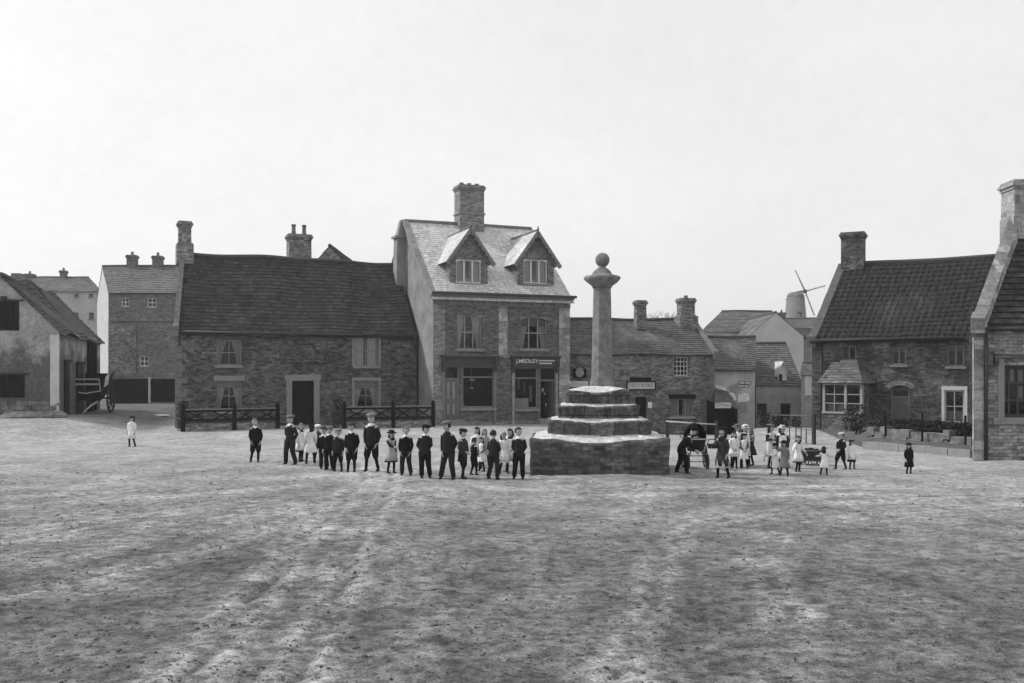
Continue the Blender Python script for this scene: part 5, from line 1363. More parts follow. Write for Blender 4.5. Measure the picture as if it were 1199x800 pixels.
# ================================================================== POST AND RAIL by the cross, pickets
def post(f, u, z0, z1, w, root, O, mat='wood_mid'):
    m = MB(); f.box(m, u-w/2, u+w/2, z0, z1, -w/2, w/2); m.build('post', M[mat], root, O)
A_ = at(780.5, 35); B_ = at(839, 34.3); f = Facade(A_, B_, 0, 1)
rt = empty('hitching_rail', (A_[0], A_[1], 0), 'single horizontal rail on two posts, behind the pram, right of the cross', 'rail'); O = tuple(rt.location)
post(f, .03, -.1, 1.02, .11, rt, O, 'wood_dark'); post(f, f.L, -.1, .98, .12, rt, O, 'wood_dark'); post(f, f.L*.5, -.1, .82, .07, rt, O, 'wood_dark')
m = MB(); m.tube([f.P(0, .93, .07), f.P(f.L*.5, .88, .07), f.P(f.L, .85, .07)], .026, 7); m.build('rail', M['wood_pale'], rt, O)
A_ = at(923, 37.5); B_ = at(953, 36.5); f = Facade(A_, B_, 0, 1)
rt = empty('picket_rail', (A_[0], A_[1], 0), 'row of thin iron pickets ending at a dark post, behind the girl in white', 'fence'); O = tuple(rt.location)
for i, px in enumerate((924.5, 932, 938, 944)):
    u = f.hit(px, 510)[0]; m = MB(); m.tube([f.P(u, -.05), f.P(u, .72-.05*i)], .022, 6); m.build('picket', M['iron'], rt, O)
u = f.L; post(f, u, -.1, 1.12, .11, rt, O, 'wood_dark')
m = MB(); m.tube([f.P(0, .62), f.P(u, .5)], .014, 6); m.build('rail', M['wood_mid'], rt, O)
A_ = at(902, 55); B_ = at(951, 54); f = Facade(A_, B_, 0, 1)
rt = empty('garden_rail', (A_[0], A_[1], -.45), 'thin pale garden rail in front of the bushes of the low cottage', 'fence'); O = tuple(rt.location)
for u in (0, f.L*.5, f.L): post(f, u, -.6, .5, .08, rt, O, 'wood_mid')
m = MB(); m.tube([f.P(0, .44, .05), f.P(f.L, .44, .05)], .03, 6); m.build('rail', M['wood_pale'], rt, O)
# garden railing stakes in front of hedge
k2f = Facade(at(1030, 35.6), at(1136, 31.6), 0, 1)
rt = empty('wire_fence', tuple(k2f.P(0, .3)), 'three thin dark stakes with wires before the cottage hedge', 'fence'); O = tuple(rt.location)
for u in (.3, k2f.L*.5, k2f.L-.2):
    m = MB(); k2f.box(m, u-.025, u+.025, .3, 1.25, -.025, .025); m.build('stake', M['wood_black'], rt, O)
m = MB()
for z in (.75, 1.1): m.tube([k2f.P(0.3, z), k2f.P(k2f.L-.2, z)], .008, 5)
m.build('wire', M['iron'], rt, O)

# ================================================================== CART
def wheel(m_f, c, ax, r, w=.07, spokes=12, hub=.11, root=None, O=None, mat='wood_dark', name='wheel', tyre='iron', sr=.022, rimw=.06):
    """c centre, ax axle direction"""
    ax = Vector(ax).normalized(); u = ax.cross(Vector((0, 0, 1))).normalized(); v = u.cross(ax); c = Vector(c)
    m = MB(); n = 36
    def ring(rad, off): return [c+u*math.cos(2*PI*k/n)*rad+v*math.sin(2*PI*k/n)*rad+ax*off for k in range(n)]
    R_ = [ring(r-.012, -w/2), ring(r-.012, w/2), ring(r-rimw, w/2), ring(r-rimw, -w/2), ring(r-.012, -w/2)]
    m.rings(R_, 0, False, False)
    for k in range(spokes):
        a = 2*PI*k/spokes; d = u*math.cos(a)+v*math.sin(a); m.tube([c+d*hub*.7, c+d*(r-rimw)], [sr*1.2, sr], 6)
    m.tube([c-ax*w*1.3, c-ax*w*.4, c+ax*w*.4, c+ax*w*1.3], [hub*.6, hub, hub, hub*.55], 12)
    wh = m.build(name, M[mat], root, O)
    m = MB(); R_ = [ring(r, -w/2), ring(r, w/2), ring(r-.014, w/2), ring(r-.014, -w/2), ring(r, -w/2)]; m.rings(R_, 0, False, False)
    m.build('tyre', M[tyre], wh, O)
    return wh
def cart():
    x, y = -22.0*1.0, 50.5
    x, y = at(108, 50.5); z = ground_z(x, y)
    root = empty('farm_cart', (x, y, z), 'tall two-wheeled farm cart parked with its shafts down beside the barn door', 'cart'); O = (x, y, z)
    # local frame: forward f (towards viewer, slightly left), right r
    a = R(-8); fwd = Vector((-math.sin(a), -math.cos(a), 0)); rt_ = Vector((math.cos(a), -math.sin(a), 0)); up = Vector((0, 0, 1))
    tilt = R(14)
    f2 = fwd*math.cos(tilt)-up*math.sin(tilt); u2 = up*math.cos(tilt)+fwd*math.sin(tilt)
    ax = Vector((x, y, z+.76))
    def Q(r_, f_, u_): return ax+rt_*r_+f2*f_+u2*u_
    def bx(m, r0, r1, f0, f1, u0, u1, flare=0):
        m.hexa([Q(r0, f1, u0), Q(r1, f1, u0), Q(r1, f0, u0), Q(r0, f0, u0), Q(r0-flare, f1+flare, u1), Q(r1+flare, f1+flare, u1), Q(r1+flare, f0-flare, u1), Q(r0-flare, f0-flare, u1)])
    m = MB(); bx(m, -.62, .62, -.95, .95, .12, .20)
    for s_ in (-1, 1):
        m.hexa([Q(s_*.60, .95, .2), Q(s_*.64, .95, .2), Q(s_*.64, -.95, .2), Q(s_*.60, -.95, .2), Q(s_*.78, .95, 1.0), Q(s_*.82, .95, 1.0), Q(s_*.82, -.95, 1.0), Q(s_*.78, -.95, 1.0)])
    m.hexa([Q(-.6, .95, .2), Q(.6, .95, .2), Q(.6, .9, .2), Q(-.6, .9, .2), Q(-.7, 1.03, .62), Q(.7, 1.03, .62), Q(.7, .98, .62), Q(-.7, .98, .62)])
    m.hexa([Q(-.6, -.9, .2), Q(.6, -.9, .2), Q(.6, -.95, .2), Q(-.6, -.95, .2), Q(-.8, -.98, 1.05), Q(.8, -.98, 1.05), Q(.8, -1.03, 1.05), Q(-.8, -1.03, 1.05)])
    m.build('body', M['wood_black'], root, O)
    m = MB()   # raves: open ladder frames above the sides and front
    for s_ in (-1, 1):
        for k in range(5):
            f_ = -.9+1.8*k/4; m.bar(Q(s_*.74, f_, .70), Q(s_*.92, f_, 1.15), .04, .05)
        m.bar(Q(s_*.92, -1.1, 1.15), Q(s_*.92, 1.1, 1.15), .06, .06); m.bar(Q(s_*.83, -1.0, .93), Q(s_*.83, 1.0, .93), .04, .04)
    m.build('side_rave', M['wood_dark'], root, O)
    m = MB()
    for s_ in (-.7, .7): m.bar(Q(s_, 1.0, .6), Q(s_*1.02, 1.18, 1.28), .05, .05)
    m.bar(Q(-.72, 1.18, 1.28), Q(.72, 1.18, 1.28), .06, .06); m.bar(Q(-.66, 1.10, 1.0), Q(.66, 1.10, 1.0), .07, .09)
    m.bar(Q(-.68, 1.06, .64), Q(0, 1.09, .52), .05, .06); m.bar(Q(0, 1.09, .52), Q(.68, 1.06, .64), .05, .06)
    m.build('front_rail', M['wood_pale'], root, O)
    m = MB(); m.hexa([Q(.86, .3, .8), Q(.9, .3, .8), Q(.9, .95, .8), Q(.86, .95, .8), Q(.97, .3, 1.35), Q(1.01, .3, 1.35), Q(1.01, .95, 1.35), Q(.97, .95, 1.35)]); m.build('side_board', M['plaster_pale'], root, O)
    for s_ in (-1, 1): wheel(None, Q(s_*.92, 0, 0), rt_, .76, .09, 12, .13, root, O)
    m = MB(); m.tube([Q(-.95, 0, 0), Q(.95, 0, 0)], .05, 8); m.bar(Q(-.5, -.5, .05), Q(-.5, .9, .05), .09, .12); m.bar(Q(.5, -.5, .05), Q(.5, .9, .05), .09, .12); m.build('axle', M['wood_dark'], root, O)
    for s_ in (-1, 1):
        e = Q(s_*.42-.25, 2.3, 0); e = Vector((e.x, e.y, ground_z(e.x, e.y)+.06))
        m = MB(); m.tube([Q(s_*.5, .9, .05), (Q(s_*.5, .9, .05)+e)/2+up*.06, e], [.05, .045, .035], 7); m.build('shaft', M['wood_pale' if s_ > 0 else 'wood_dark'], root, O)
cart()

# ================================================================== PRAM (large hooded) and a small basket carriage
def pram():
    x, y = gp(814, 548); z = ground_z(x, y)
    root = empty('pram', (x, y, z), 'dark hooded pram with tall wheels pushed by the stooping figure, beside the cross', 'pram'); O = (x, y, z)
    m = MB()
    body = []
    for i in range(7):
        t = i/6; zz = z+.46+.34*t; rx = .20+.09*t; ry = .36+.14*t
        body.append([(x+rx*math.cos(2*PI*k/16), y+ry*math.sin(2*PI*k/16), zz) for k in range(16)])
    m.rings(body, 0, True, True); m.build('body', M['cloth_dark'], root, O)
    m = MB()   # hood: half shell of ribs, open to the viewer
    sh = []
    for i in range(8):
        a = PI*.02+PI*.62*i/7
        sh.append([(x+.31*math.cos(PI*k/10), y+.05+.42*math.sin(a)*math.sin(PI*k/10)*.0+.40*math.cos(a)*math.sin(PI*k/10)*1.0, z+.78+.44*math.sin(a)*math.sin(PI*k/10)) for k in range(11)])
    o = len(m.v)
    for r_ in sh: m.v += [tuple(p) for p in r_]
    for i in range(7):
        for k in range(10): a = o+i*11+k; m.f.append([a, a+1, a+12, a+11]); m.m.append(0); m.sm.append(True)
    m.build('hood', M['cloth_black'], root, O)
    m = MB(); m.tube([(x-.27, y-.45, z+.78), (x-.2, y-.52, z+.80), (x+.2, y-.52, z+.80), (x+.27, y-.45, z+.78)], .018, 6); m.build('rim', M['cloth_pale'], root, O)
    for sx_ in (-.30, .30):
        wheel(None, (x+sx_, y+.18, z+.31), (1, 0, 0), .31, .03, 12, .04, root, O, 'iron', sr=.007, rimw=.03); wheel(None, (x+sx_*.85, y-.38, z+.2), (1, 0, 0), .2, .03, 10, .035, root, O, 'iron', sr=.007, rimw=.03)
    m = MB()
    for sx_ in (-.2, .2):
        m.tube([(x+sx_, y+.5, z+.6), (x+sx_, y+.2, z+.40), (x+sx_, y-.38, z+.40), (x+sx_, y-.5, z+.62)], .014, 6); m.tube([(x+sx_*1.4, y+.18, z+.31), (x+sx_, y+.18, z+.41)], .014, 6); m.tube([(x+sx_*1.3, y-.38, z+.2), (x+sx_, y-.38, z+.41)], .014, 6)
    m.tube([(x-.30, y+.18, z+.31), (x+.30, y+.18, z+.31)], .012, 6); m.tube([(x-.26, y-.38, z+.2), (x+.26, y-.38, z+.2)], .012, 6)
    m.build('undercarriage', M['iron'], root, O)
    m = MB(); m.tube([(x-.22, y+.40, z+.7), (x-.36, y+.62, z+.92), (x-.42, y+.62, z+.92)], .014, 6); m.tube([(x-.45, y+.62, z+.92), (x-.12, y+.66, z+.92)], .02, 8); m.build('handle', M['wood_mid'], root, O)
    return x, y, z
PX = pram()
def basket_cart():
    x, y = gp(948, 545); z = ground_z(x, y)
    root = empty('push_cart', (x, y, z), 'small low dark wickerwork cart standing between the two girls in white', 'cart'); O = (x, y, z)
    m = MB()
    def bx(r0, r1, f0, f1, u0, u1, fl=.0): m.hexa([(x+r0, y+f0, z+u0), (x+r1, y+f0, z+u0), (x+r1, y+f1, z+u0), (x+r0, y+f1, z+u0), (x+r0-fl, y+f0-fl, z+u1), (x+r1+fl, y+f0-fl, z+u1), (x+r1+fl, y+f1+fl, z+u1), (x+r0-fl, y+f1+fl, z+u1)])
    bx(-.24, .24, -.22, .22, .14, .42, .03); m.build('basket', M['wood_dark'], root, O)
    m = MB(); m.tube([(x-.28, y-.26, z+.43), (x+.28, y-.26, z+.43), (x+.28, y+.26, z+.43), (x-.28, y+.26, z+.43), (x-.28, y-.26, z+.43)], .02, 6); m.build('rim', M['wood_mid'], root, O)
    for sx_ in (-.22, .22):
        for sy_ in (-.29, .29): wheel(None, (x+sx_, y+sy_, z+.12), (0, 1, 0), .12, .025, 8, .03, root, O, 'iron', sr=.007, rimw=.025)
    m = MB(); m.tube([(x+.24, y, z+.3), (x+.5, y, z+.5)], .015, 6); m.build('handle', M['wood_mid'], root, O)
    m = MB()
    for k, (dx, dy, s_) in enumerate(((-.12, 0, .11), (.06, .05, .12), (.16, -.06, .08))): m.ball((x+dx, y+dy, z+.42), s_, s_*.9, s_*.6, 10, 6)
    m.jitter(.03, 6); tag(m.build('bundle', M['cloth_black'], None, (x, y, z+.42)), 'dark crumpled bundle lying in the low wickerwork cart', 'bundle')
basket_cart()

# ================================================================== PEOPLE
def bend_fn(H, lean):
    zp = .50*H
    def f(p):
        if lean == 0: return p
        t = max(0, min(1, (p.z-zp+.03*H)/(.12*H))); a = lean*t
        # forward is -y
        y, z = p.y, p.z-zp
        return Vector((p.x, y*math.cos(a)-z*math.sin(a), zp+z*math.cos(a)+y*math.sin(a)))
    return f
ARMS = {
 'down': ((.142, .02, .615), (.140, -.035, .465)), 'pockets': ((.152, .035, .61), (.112, -.03, .475)),
 'behind': ((.148, .055, .615), (.055, .09, .50)), 'folded': ((.160, -.02, .635), (.035, -.115, .66)),
 'forward': ((.13, -.11, .65), (.09, -.24, .62)), 'clasp': ((.155, .0, .625), (.035, -.115, .535)),
 'out': ((.19, -.05, .66), (.27, -.16, .64)), 'hip': ((.21, .03, .63), (.10, -.03, .55)), 'up': ((.17, -.10, .72), (.07, -.14, .83)),
 'reach': ((.12, -.12, .66), (.10, -.27, .60)), 'side': ((.19, .0, .64), (.25, -.05, .53))}
ARMS = {k: ((a[0]*.84, a[1], a[2]), (b[0]*.88, b[1], b[2])) for k, (a, b) in ARMS.items()}
def skin_mesh(verts, edges, radii):
    me = bpy.data.meshes.new('sk'); me.from_pydata(verts, edges, []); ob = bpy.data.objects.new('sk', me); COL.objects.link(ob)
    md = ob.modifiers.new('Skin', 'SKIN'); md.use_smooth_shade = True; md.branch_smoothing = .6
    for i, r_ in enumerate(radii): me.skin_vertices[0].data[i].radius = (r_, r_)
    me.skin_vertices[0].data[0].use_root = True
    sb = ob.modifiers.new('Sub', 'SUBSURF'); sb.levels = 1; sb.render_levels = 1
    bpy.context.view_layer.update(); dg = bpy.context.evaluated_depsgraph_get()
    out = bpy.data.meshes.new_from_object(ob.evaluated_get(dg))
    vs = [v.co.copy() for v in out.vertices]; fs = [list(p.vertices) for p in out.polygons]
    bpy.data.objects.remove(ob); bpy.data.meshes.remove(me); bpy.data.meshes.remove(out)
    return vs, fs
PN = [0]
def person(px, py, top, kind, face, label, arms='down', arms2=None, stance=.06, stride=0.0, lean=0.0, turn=0.0, head='cap', coat='black', legs='long', collar=False, skirt='dark', apron=None, hem=.27, cat=None, group=None, hair='hair', hat='black', at_xyz=None, H=None, seated=False, longhair=False, coatlen=.44, scarf=False, zoff=0, dx=0):
    PN[0] += 1; seed = PN[0]; rr = random.Random(seed)
    if at_xyz: x, y, z = at_xyz
    else:
        x, y = gp(px, py); z = ground_z(x, y)+zoff
    if H is None: H = (py-top)*y/F*(1 if lean == 0 else 1/math.cos(lean*.6))
    if at_xyz is None: z = max(surf_z(x+q, y+r_) for q in (-.08, .08) for r_ in (-.08, .05))-.008
    adult = kind in ('man', 'woman')
    hs = .068 if adult else .083   # half head height
    child = not adult
    B0 = bend_fn(H, lean); sway = rr.uniform(-.035, .035)*H if lean == 0 and not seated else 0; tw_ = rr.uniform(-.25, .25) if not seated else 0; nod = rr.uniform(-.012, .03)*H
    turn = turn+rr.uniform(-.55, .55)
    def B(p):   # a little sway of the trunk and twist of the shoulders: nobody stands like a post
        p = B0(p); t = max(0, min(1, (p.z/H-.30)/.55)); s_ = math.sin(PI*min(1, p.z/H/.95))*sway; a = tw_*t
        return Vector((p.x*math.cos(a)-p.y*math.sin(a)+s_, p.x*math.sin(a)+p.y*math.cos(a)-nod*t*t, p.z))
    V = Vector
    def S(x_, y_, z_): return V((x_*H, y_*H, z_*H))
    aL = ARMS[arms]; aR = ARMS[arms2 or arms]
    hw = .100 if kind in ('man', 'boy') else .094
    sk = []; ed = []; rad = []
    def nv(p, r_, par=None):
        sk.append(B(p)); rad.append(r_*H)
        if par is not None: ed.append((par, len(sk)-1))
        return len(sk)-1
    zs = .815-(.02 if child else 0)
    pel = nv(S(0, 0, .50), .070); ws = nv(S(0, 0, .59), .062, pel); chs = nv(S(0, 0, .70), .078, ws); ub = nv(S(0, 0, zs-.035), .062, chs); nk = nv(S(0, .005, zs+.02), .030, ub); hd = nv(S(0, .0, 1-2*hs+.03), .032, nk)
    hands = []
    for sd, A_ in ((-1, aL), (1, aR)):
        sh = nv(S(sd*hw*.85, 0, zs-.02), .036, ub); el = nv(S(sd*A_[0][0], A_[0][1], A_[0][2]), .027, sh); wr = nv(S(sd*A_[1][0], A_[1][1], A_[1][2]), .018, el)
        d = (sk[wr]-sk[el]).normalized(); hands.append((sk[wr], d, sd))
        ed_ = nv(S(0, 0, 0), .016, wr); sk[ed_] = sk[wr]+d*.035*H
    legpts = []
    for sd in (-1, 1):
        st = sd*stride
        if seated: J = [S(sd*.055, 0, .47), S(sd*.07, -.22, .47), S(sd*.07, -.24, .25)]
        else: kn_ = rr.uniform(0, .03) if sd == (1 if seed % 2 else -1) else 0; fw_ = -kn_*1.2; J = [S(sd*.052, 0, .475), S(sd*(.052+stance*.40), -.022+st*.5-kn_*1.4, .265), S(sd*(.052+stance*.8+kn_*.4), st+.01+fw_, .05)]
        a = nv(J[0], .056, pel); b = nv(J[1], .036, a); c = nv(J[2], .020, b); t_ = nv(J[2]+S(sd*.004, -.03, -.022), .010, c); legpts.append([sk[a], sk[b], sk[c], sk[t_]])
    vs, fs = skin_mesh(sk, ed, rad)
    m = MB(); m.add(vs, fs, 0, True)
    # hands: palm, four fingers, thumb
    for wr, d, sd in hands:
        palm = wr+d*.045*H; side = V((0, -1, 0)) if abs(d.z) > .6 else V((0, 0, 1)); side = (side-d*side.dot(d)).normalized(); nrm = d.cross(side)*sd
        m.rings([[wr+d*t_*H+side*math.cos(2*PI*k/8)*w_*H+nrm*math.sin(2*PI*k/8)*w_*.5*H for k in range(8)] for t_, w_ in ((.005, .014), (.03, .021), (.055, .023), (.065, .019))], 0, True, True)
        for i in range(4):
            o = wr+d*.06*H+side*(.016-.0107*i)*H; ln = (.042, .048, .044, .034)[i]*H
            m.tube([o, o+d*ln*.45+nrm*ln*.12, o+d*ln*.8+nrm*ln*.38, o+d*ln*.9+nrm*ln*.62], [.0062*H, .0058*H, .005*H, .004*H], 6)
        o = wr+d*.02*H+side*.018*H; m.tube([o, o+d*.018*H+side*.016*H, o+d*.042*H+side*.020*H+nrm*.008*H], [.0078*H, .007*H, .005*H], 6)
    # head with face
    hc = S(0, -.005, 1-hs); rh = hs*H
    def HT(p):   # head-local -> figure space, with turn
        c_, s_ = math.cos(turn), math.sin(turn); q = V((p.x*c_-p.y*s_, p.x*s_+p.y*c_, p.z)); return B(hc+q)
    n, k_ = 16, 12; rings = []
    for i in range(k_+1):
        t = -PI/2+PI*i/k_; t = max(-1.5, min(1.5, t)); zc = math.sin(t); cr = math.cos(t); ring = []
        for k in range(n):
            a = 2*PI*k/n; X = cr*math.cos(a)*.74; Y = cr*math.sin(a)*.86; Z_ = zc
            if Z_ < 0: X *= 1-.22*Z_*Z_-.08*abs(Z_); Y *= 1-.05*abs(Z_)
            fr = max(0, -math.sin(a))*cr
            if Z_ < -.3: Y -= .10*fr*(-Z_-.3)/.7*2
            Y += .05*math.exp(-((Z_-.02)/.16)**2)*math.exp(-((abs(X)-.28)/.16)**2)*(1 if fr > .3 else 0)
            ring.append(HT(V((X, Y, Z_))*rh))
        rings.append(ring)
    m.rings(rings, 0, True, True)
    m.rings([[HT(V((math.cos(2*PI*k/6)*w_, -.80-y_+math.sin(2*PI*k/6)*.5*w_, z_))*1.0) if False else HT(V((math.cos(2*PI*k/6)*w_, -.80-y_+math.sin(2*PI*k/6)*.5*w_, z_))*rh) for k in range(6)] for w_, y_, z_ in ((.05, .0, .10), (.07, .06, -.05), (.12, .13, -.20), (.07, .03, -.27))], 0, True, True)
    for sd in (-1, 1):
        m.ball(HT(V((sd*.28, -.77, .03))*rh), .085*rh, .06*rh, .06*rh, 8, 5, 1)
        m.ball(HT(V((sd*.75, .05, -.06))*rh), .07*rh, .14*rh, .20*rh, 8, 6, 0)
        m.bar(HT(V((sd*.16, -.83, .17))*rh), HT(V((sd*.42, -.74, .17))*rh), .05*rh, .05*rh, 1)
    m.bar(HT(V((-.18, -.80, -.47))*rh), HT(V((.18, -.80, -.47))*rh), .07*rh, .07*rh, 2)
    rot = Matrix.Rotation(face, 3, 'Z')
    def fin(mb, name, mats, parent):
        mb.v = [tuple(rot @ V(p)) for p in mb.v]
        return mb.build(name, mats, parent, (0, 0, 0), uv=False)
    body = fin(m, 'person', [M['skin'], M['eye'], M['lip']], None)
    body.location = (x+dx, y, z); tag(body, label, cat or kind, group)
    O = body
    def wr_(mb, amt=.006, sc_=9): mb.v = [tuple(V(p)+mn.noise_vector(V(p)*sc_+V((seed*3.1, 0, 0)))*amt) for p in mb.v]
    def loft(mb, specs, n=18, fold=0, nf=7, caps=True, mi=0):
        rings = []
        for (zc, rx, ry, yo) in specs:
            ring = []
            for k in range(n):
                a = 2*PI*k/n; fo = 1+fold*math.sin(nf*a+seed)*max(0, (.62-zc)/.35)
                ring.append(B(S(rx*math.cos(a)*fo, yo+ry*math.sin(a)*fo, zc)))
            rings.append(ring)
        mb.rings(rings, mi, caps, True)
    def limb(mb, p, r_, n=10, mi=0): mb.tube(p, [q*H for q in r_], n, mi)
    def armpts(A_, sd): return [B(S(sd*hw*.55, 0, zs-.045)), B(S(sd*hw*.98, 0, zs-.055)), B(S(sd*A_[0][0], A_[0][1], A_[0][2])), B(S(sd*(A_[0][0]*.12+A_[1][0]*.88), A_[0][1]*.12+A_[1][1]*.88, A_[0][2]*.12+A_[1][2]*.88))]
    male = kind in ('man', 'boy')
    coatlen = coatlen+(rr.uniform(-.03, .012) if kind == 'boy' and coatlen > .4 else 0); w0 = rr.uniform(.92, 1.08)
    torso = [(coatlen, .108, .082, 0), (.50, .106, .080, 0), (.575, .098, .075, 0), (.66, .100, .076, 0), (.735, .098, .072, 0), (.785, .078, .058, 0), (zs+.012, .052, .046, 0), (zs+.028, .036, .036, 0)]
    cm = M['cloth_'+coat]
    if male:
        m = MB(); loft(m, [(a_, b_*w0, c_*w0, d_) for a_, b_, c_, d_ in torso], fold=.04); 
        for sd, A_ in ((-1, aL), (1, aR)): limb(m, armpts(A_, sd), (.030, .036, .035, .029))
        wr_(m, .011, 11); jk = fin(m, 'jacket', cm if seed % 3 or coat != 'black' else M['cloth_dark'], O)
        m = MB()
        for i in range(3): m.ball(B(S(.008, -.078-.004*i, .70-.06*i)), .007*H, n=6, m=4)
        fin(m, 'buttons', M['cloth_char'], jk)
        m = MB(); 
        for q in legpts:
            if legs == 'long': limb(m, [q[0]+V((0, 0, .02*H)), q[0]*.5+q[1]*.5, q[1], q[2]+V((0, 0, .0))], (.070, .060, .050, .043))
            elif legs == 'knick': limb(m, [q[0]+V((0, 0, .02*H)), q[0]*.5+q[1]*.5, q[1]+V((0, 0, .01*H)), q[1]*.8+q[2]*.2], (.066, .064, .058, .036))
        loft(m, [(.42, .08, .066, 0), (.47, .098, .07, 0), (.53, .09, .066, 0)]); wr_(m, .005)
        fin(m, 'trousers' if legs == 'long' else 'breeches', M['cloth_'+('dark' if legs == 'long' and seed % 2 else 'black')], O)
    else:
        sm = M['cloth_'+skirt]
        m = MB(); hemr = .150 if child else .165
        zh = .04 if kind == 'woman' and hem < .1 else hem
        sp_ = [(zh, hemr, hemr*.88, 0), (zh+.012, hemr*1.0, hemr*.88, 0), ((zh+.52)/2, (hemr+.1)/2*1.02, .105, 0), (.52, .092, .075, 0), (.575, .074, .064, 0), (.66, .088, .070, 0), (.735, .098, .070, 0), (.785, .088, .060, 0), (zs+.012, .048, .044, 0), (zs+.026, .034, .034, 0)]
        loft(m, sp_, 28, .09)
        wr_(m); fin(m, 'dress', sm, O)
        m = MB()
        for sd, A_ in ((-1, aL), (1, aR)): limb(m, armpts(A_, sd), (.034, .046, .036, .024))
        wr_(m); fin(m, 'sleeves', cm if coat else sm, O)
        if coat and coatlen < .44 and not apron:   # long coat over the dress
            m = MB(); hr = .150
            loft(m, [(coatlen, hr, hr*.86, 0), ((coatlen+.55)/2, .128, .105, 0), (.56, .094, .076, 0), (.66, .102, .078, 0), (.735, .108, .076, 0), (.79, .092, .064, 0), (zs+.014, .052, .048, 0), (zs+.03, .040, .040, 0)], 24, .05)
            wr_(m); fin(m, 'coat', cm, O)
            if scarf: m = MB(); loft(m, [(zs-.06, .10, .082, 0), (zs-.01, .088, .07, 0), (zs+.03, .045, .045, 0)]); wr_(m); fin(m, 'cape', M['cloth_dark'], O)
        if apron:
            m = MB(); za = zh+.035
            loft(m, [(za, hemr*1.03, hemr*.93, -.004), ((za+.53)/2, (hemr+.1)/2*1.07, .112, -.003), (.53, .097, .080, 0), (.58, .080, .070, 0), (.66, .092, .076, 0), (.735, .098, .076, 0), (.765, .088, .068, 0)], 28, .09)
            for sd in (-1, 1): limb(m, [B(S(sd*.06, -.07, .75)), B(S(sd*.085, -.01, zs+.005)), B(S(sd*.06, .065, .75))], (.020, .026, .020), 8)
            wr_(m); fin(m, 'pinafore', M['cloth_'+apron], O)
    # stockings & boots
    m = MB()
    for q in legpts: limb(m, [q[0]*.35+q[1]*.65, q[1], q[2]], (.04, .034, .026))
    if legs != 'long' or not male: fin(m, 'stockings', M['cloth_black'], O)
    for q in legpts:
        a = q[2]; m = MB(); gz = 0 if not seated else -9
        base = V((a.x, a.y, max(a.z-.05*H, -.0) if seated else 0.0))
        m.tube([a+V((0, .0, .035*H)), a], [.026*H, .028*H], 8)
        rings = []
        for (yy, w_, h_) in ((.030, .016, .035), (.022, .024, .052), (-.01, .026, .055), (-.045, .027, .038), (-.075, .026, .028), (-.092, .016, .018)):
            rings.append([(a.x+w_*H*math.cos(2*PI*k/8), a.y+yy*H, base.z+max(0, h_*H*.5+h_*H*.5*math.sin(2*PI*k/8))) for k in range(8)])
        m.rings(rings, 0, True, True); fin(m, 'boot', M['boot'], O)
    if collar:
        m = MB(); n = 16; rings = []
        for (zc, r_, fx) in ((zs-.004, .066, 1), (zs+.014, .055, 1), (zs+.034, .038, 1)):
            rings.append([B(S(r_*math.cos(2*PI*k/n)*1.05, r_*.9*math.sin(2*PI*k/n), zc-(.012 if math.sin(2*PI*k/n) < -.3 and zc < zs else 0))) for k in range(n)])
        m.rings(rings, 0, False, True); fin(m, 'collar', M['cloth_white'], O)
    elif male:
        m = MB(); m.rings([[B(S(r_*math.cos(2*PI*k/12), r_*math.sin(2*PI*k/12), zc)) for k in range(12)] for zc, r_ in ((zs+.01, .045), (zs+.034, .036))], 0, False, True); fin(m, 'neckcloth', M['cloth_grey'], O)
    # hair
    hm = M['cloth_'+hair]; m = MB()
    low = -.25 if male else -.5
    rings = []
    for i in range(9):
        zc = low+(1.0-low)*i/8; t = math.asin(max(-1, min(1, zc*.985))); cr = math.cos(t)*1.10+.02; ring = []
        for k in range(18):
            a = 2*PI*k/18; fr = -math.sin(a); X = cr*math.cos(a)*.78; Y = cr*math.sin(a)*.92
            if zc < .42 and fr > .15: Y = max(Y, -.18 if zc > -.1 else -.05); 
            ring.append(HT(V((X, Y+.03, zc*1.05))*rh))
        rings.append(ring)
    m.rings(rings, 0, True, True)
    if not male and (longhair or child):
        rings = []
        for (zc, w_, d_, yo) in ((.3, .85, .5, .45), (-.4, .88, .45, .55), (-1.1, .95, .38, .62), (-1.9, .85, .32, .62), (-2.3, .5, .2, .6)):
            rings.append([HT(V((w_*math.cos(2*PI*k/14)*(1+.06*math.sin(5*k)), yo+d_*math.sin(2*PI*k/14), zc))*rh) for k in range(14)])
        m.rings(rings, 0, True, True)
    wr_(m, .004, 20); fin(m, 'hair', hm, O)
    # headgear
    def disc(mb, prof, tilt=0, sx=1, sy=1, yo=0):
        rings = []
        for r_, zc in prof:
            rings.append([HT(V((r_*sx*math.cos(2*PI*k/20), yo+r_*sy*math.sin(2*PI*k/20)*math.cos(tilt), zc+r_*math.sin(2*PI*k/20)*math.sin(tilt)))*rh) for k in range(20)])
        mb.rings(rings, 0, True, True)
    hm = M['cloth_'+hat]
    if head == 'cap':
        m = MB(); disc(m, [(.84, .44), (.90, .50), (1.14, .60), (1.16, .70), (.95, .94), (.5, 1.10)], .12, .95, 1.0, .04)
        rings = []
        for (q, zc) in ((.8, .50), (1.28, .40), (1.28, .36), (.8, .46)):
            rings.append([HT(V((q*math.sin(b)*.72, -q*math.cos(b)*.95, zc))*rh) for b in [(-.95+1.9*k/8) for k in range(9)]])
        o = len(m.v)
        for r_ in rings: m.v += [tuple(p) for p in r_]
        for i in range(4):
            for k in range(8):
                a = o+i*9+k; b_ = o+((i+1) % 4)*9+k; m.f.append([a, a+1, b_+1, b_]); m.m.append(0); m.sm.append(False)
        fin(m, 'cap', hm, O)
    elif head == 'brim':
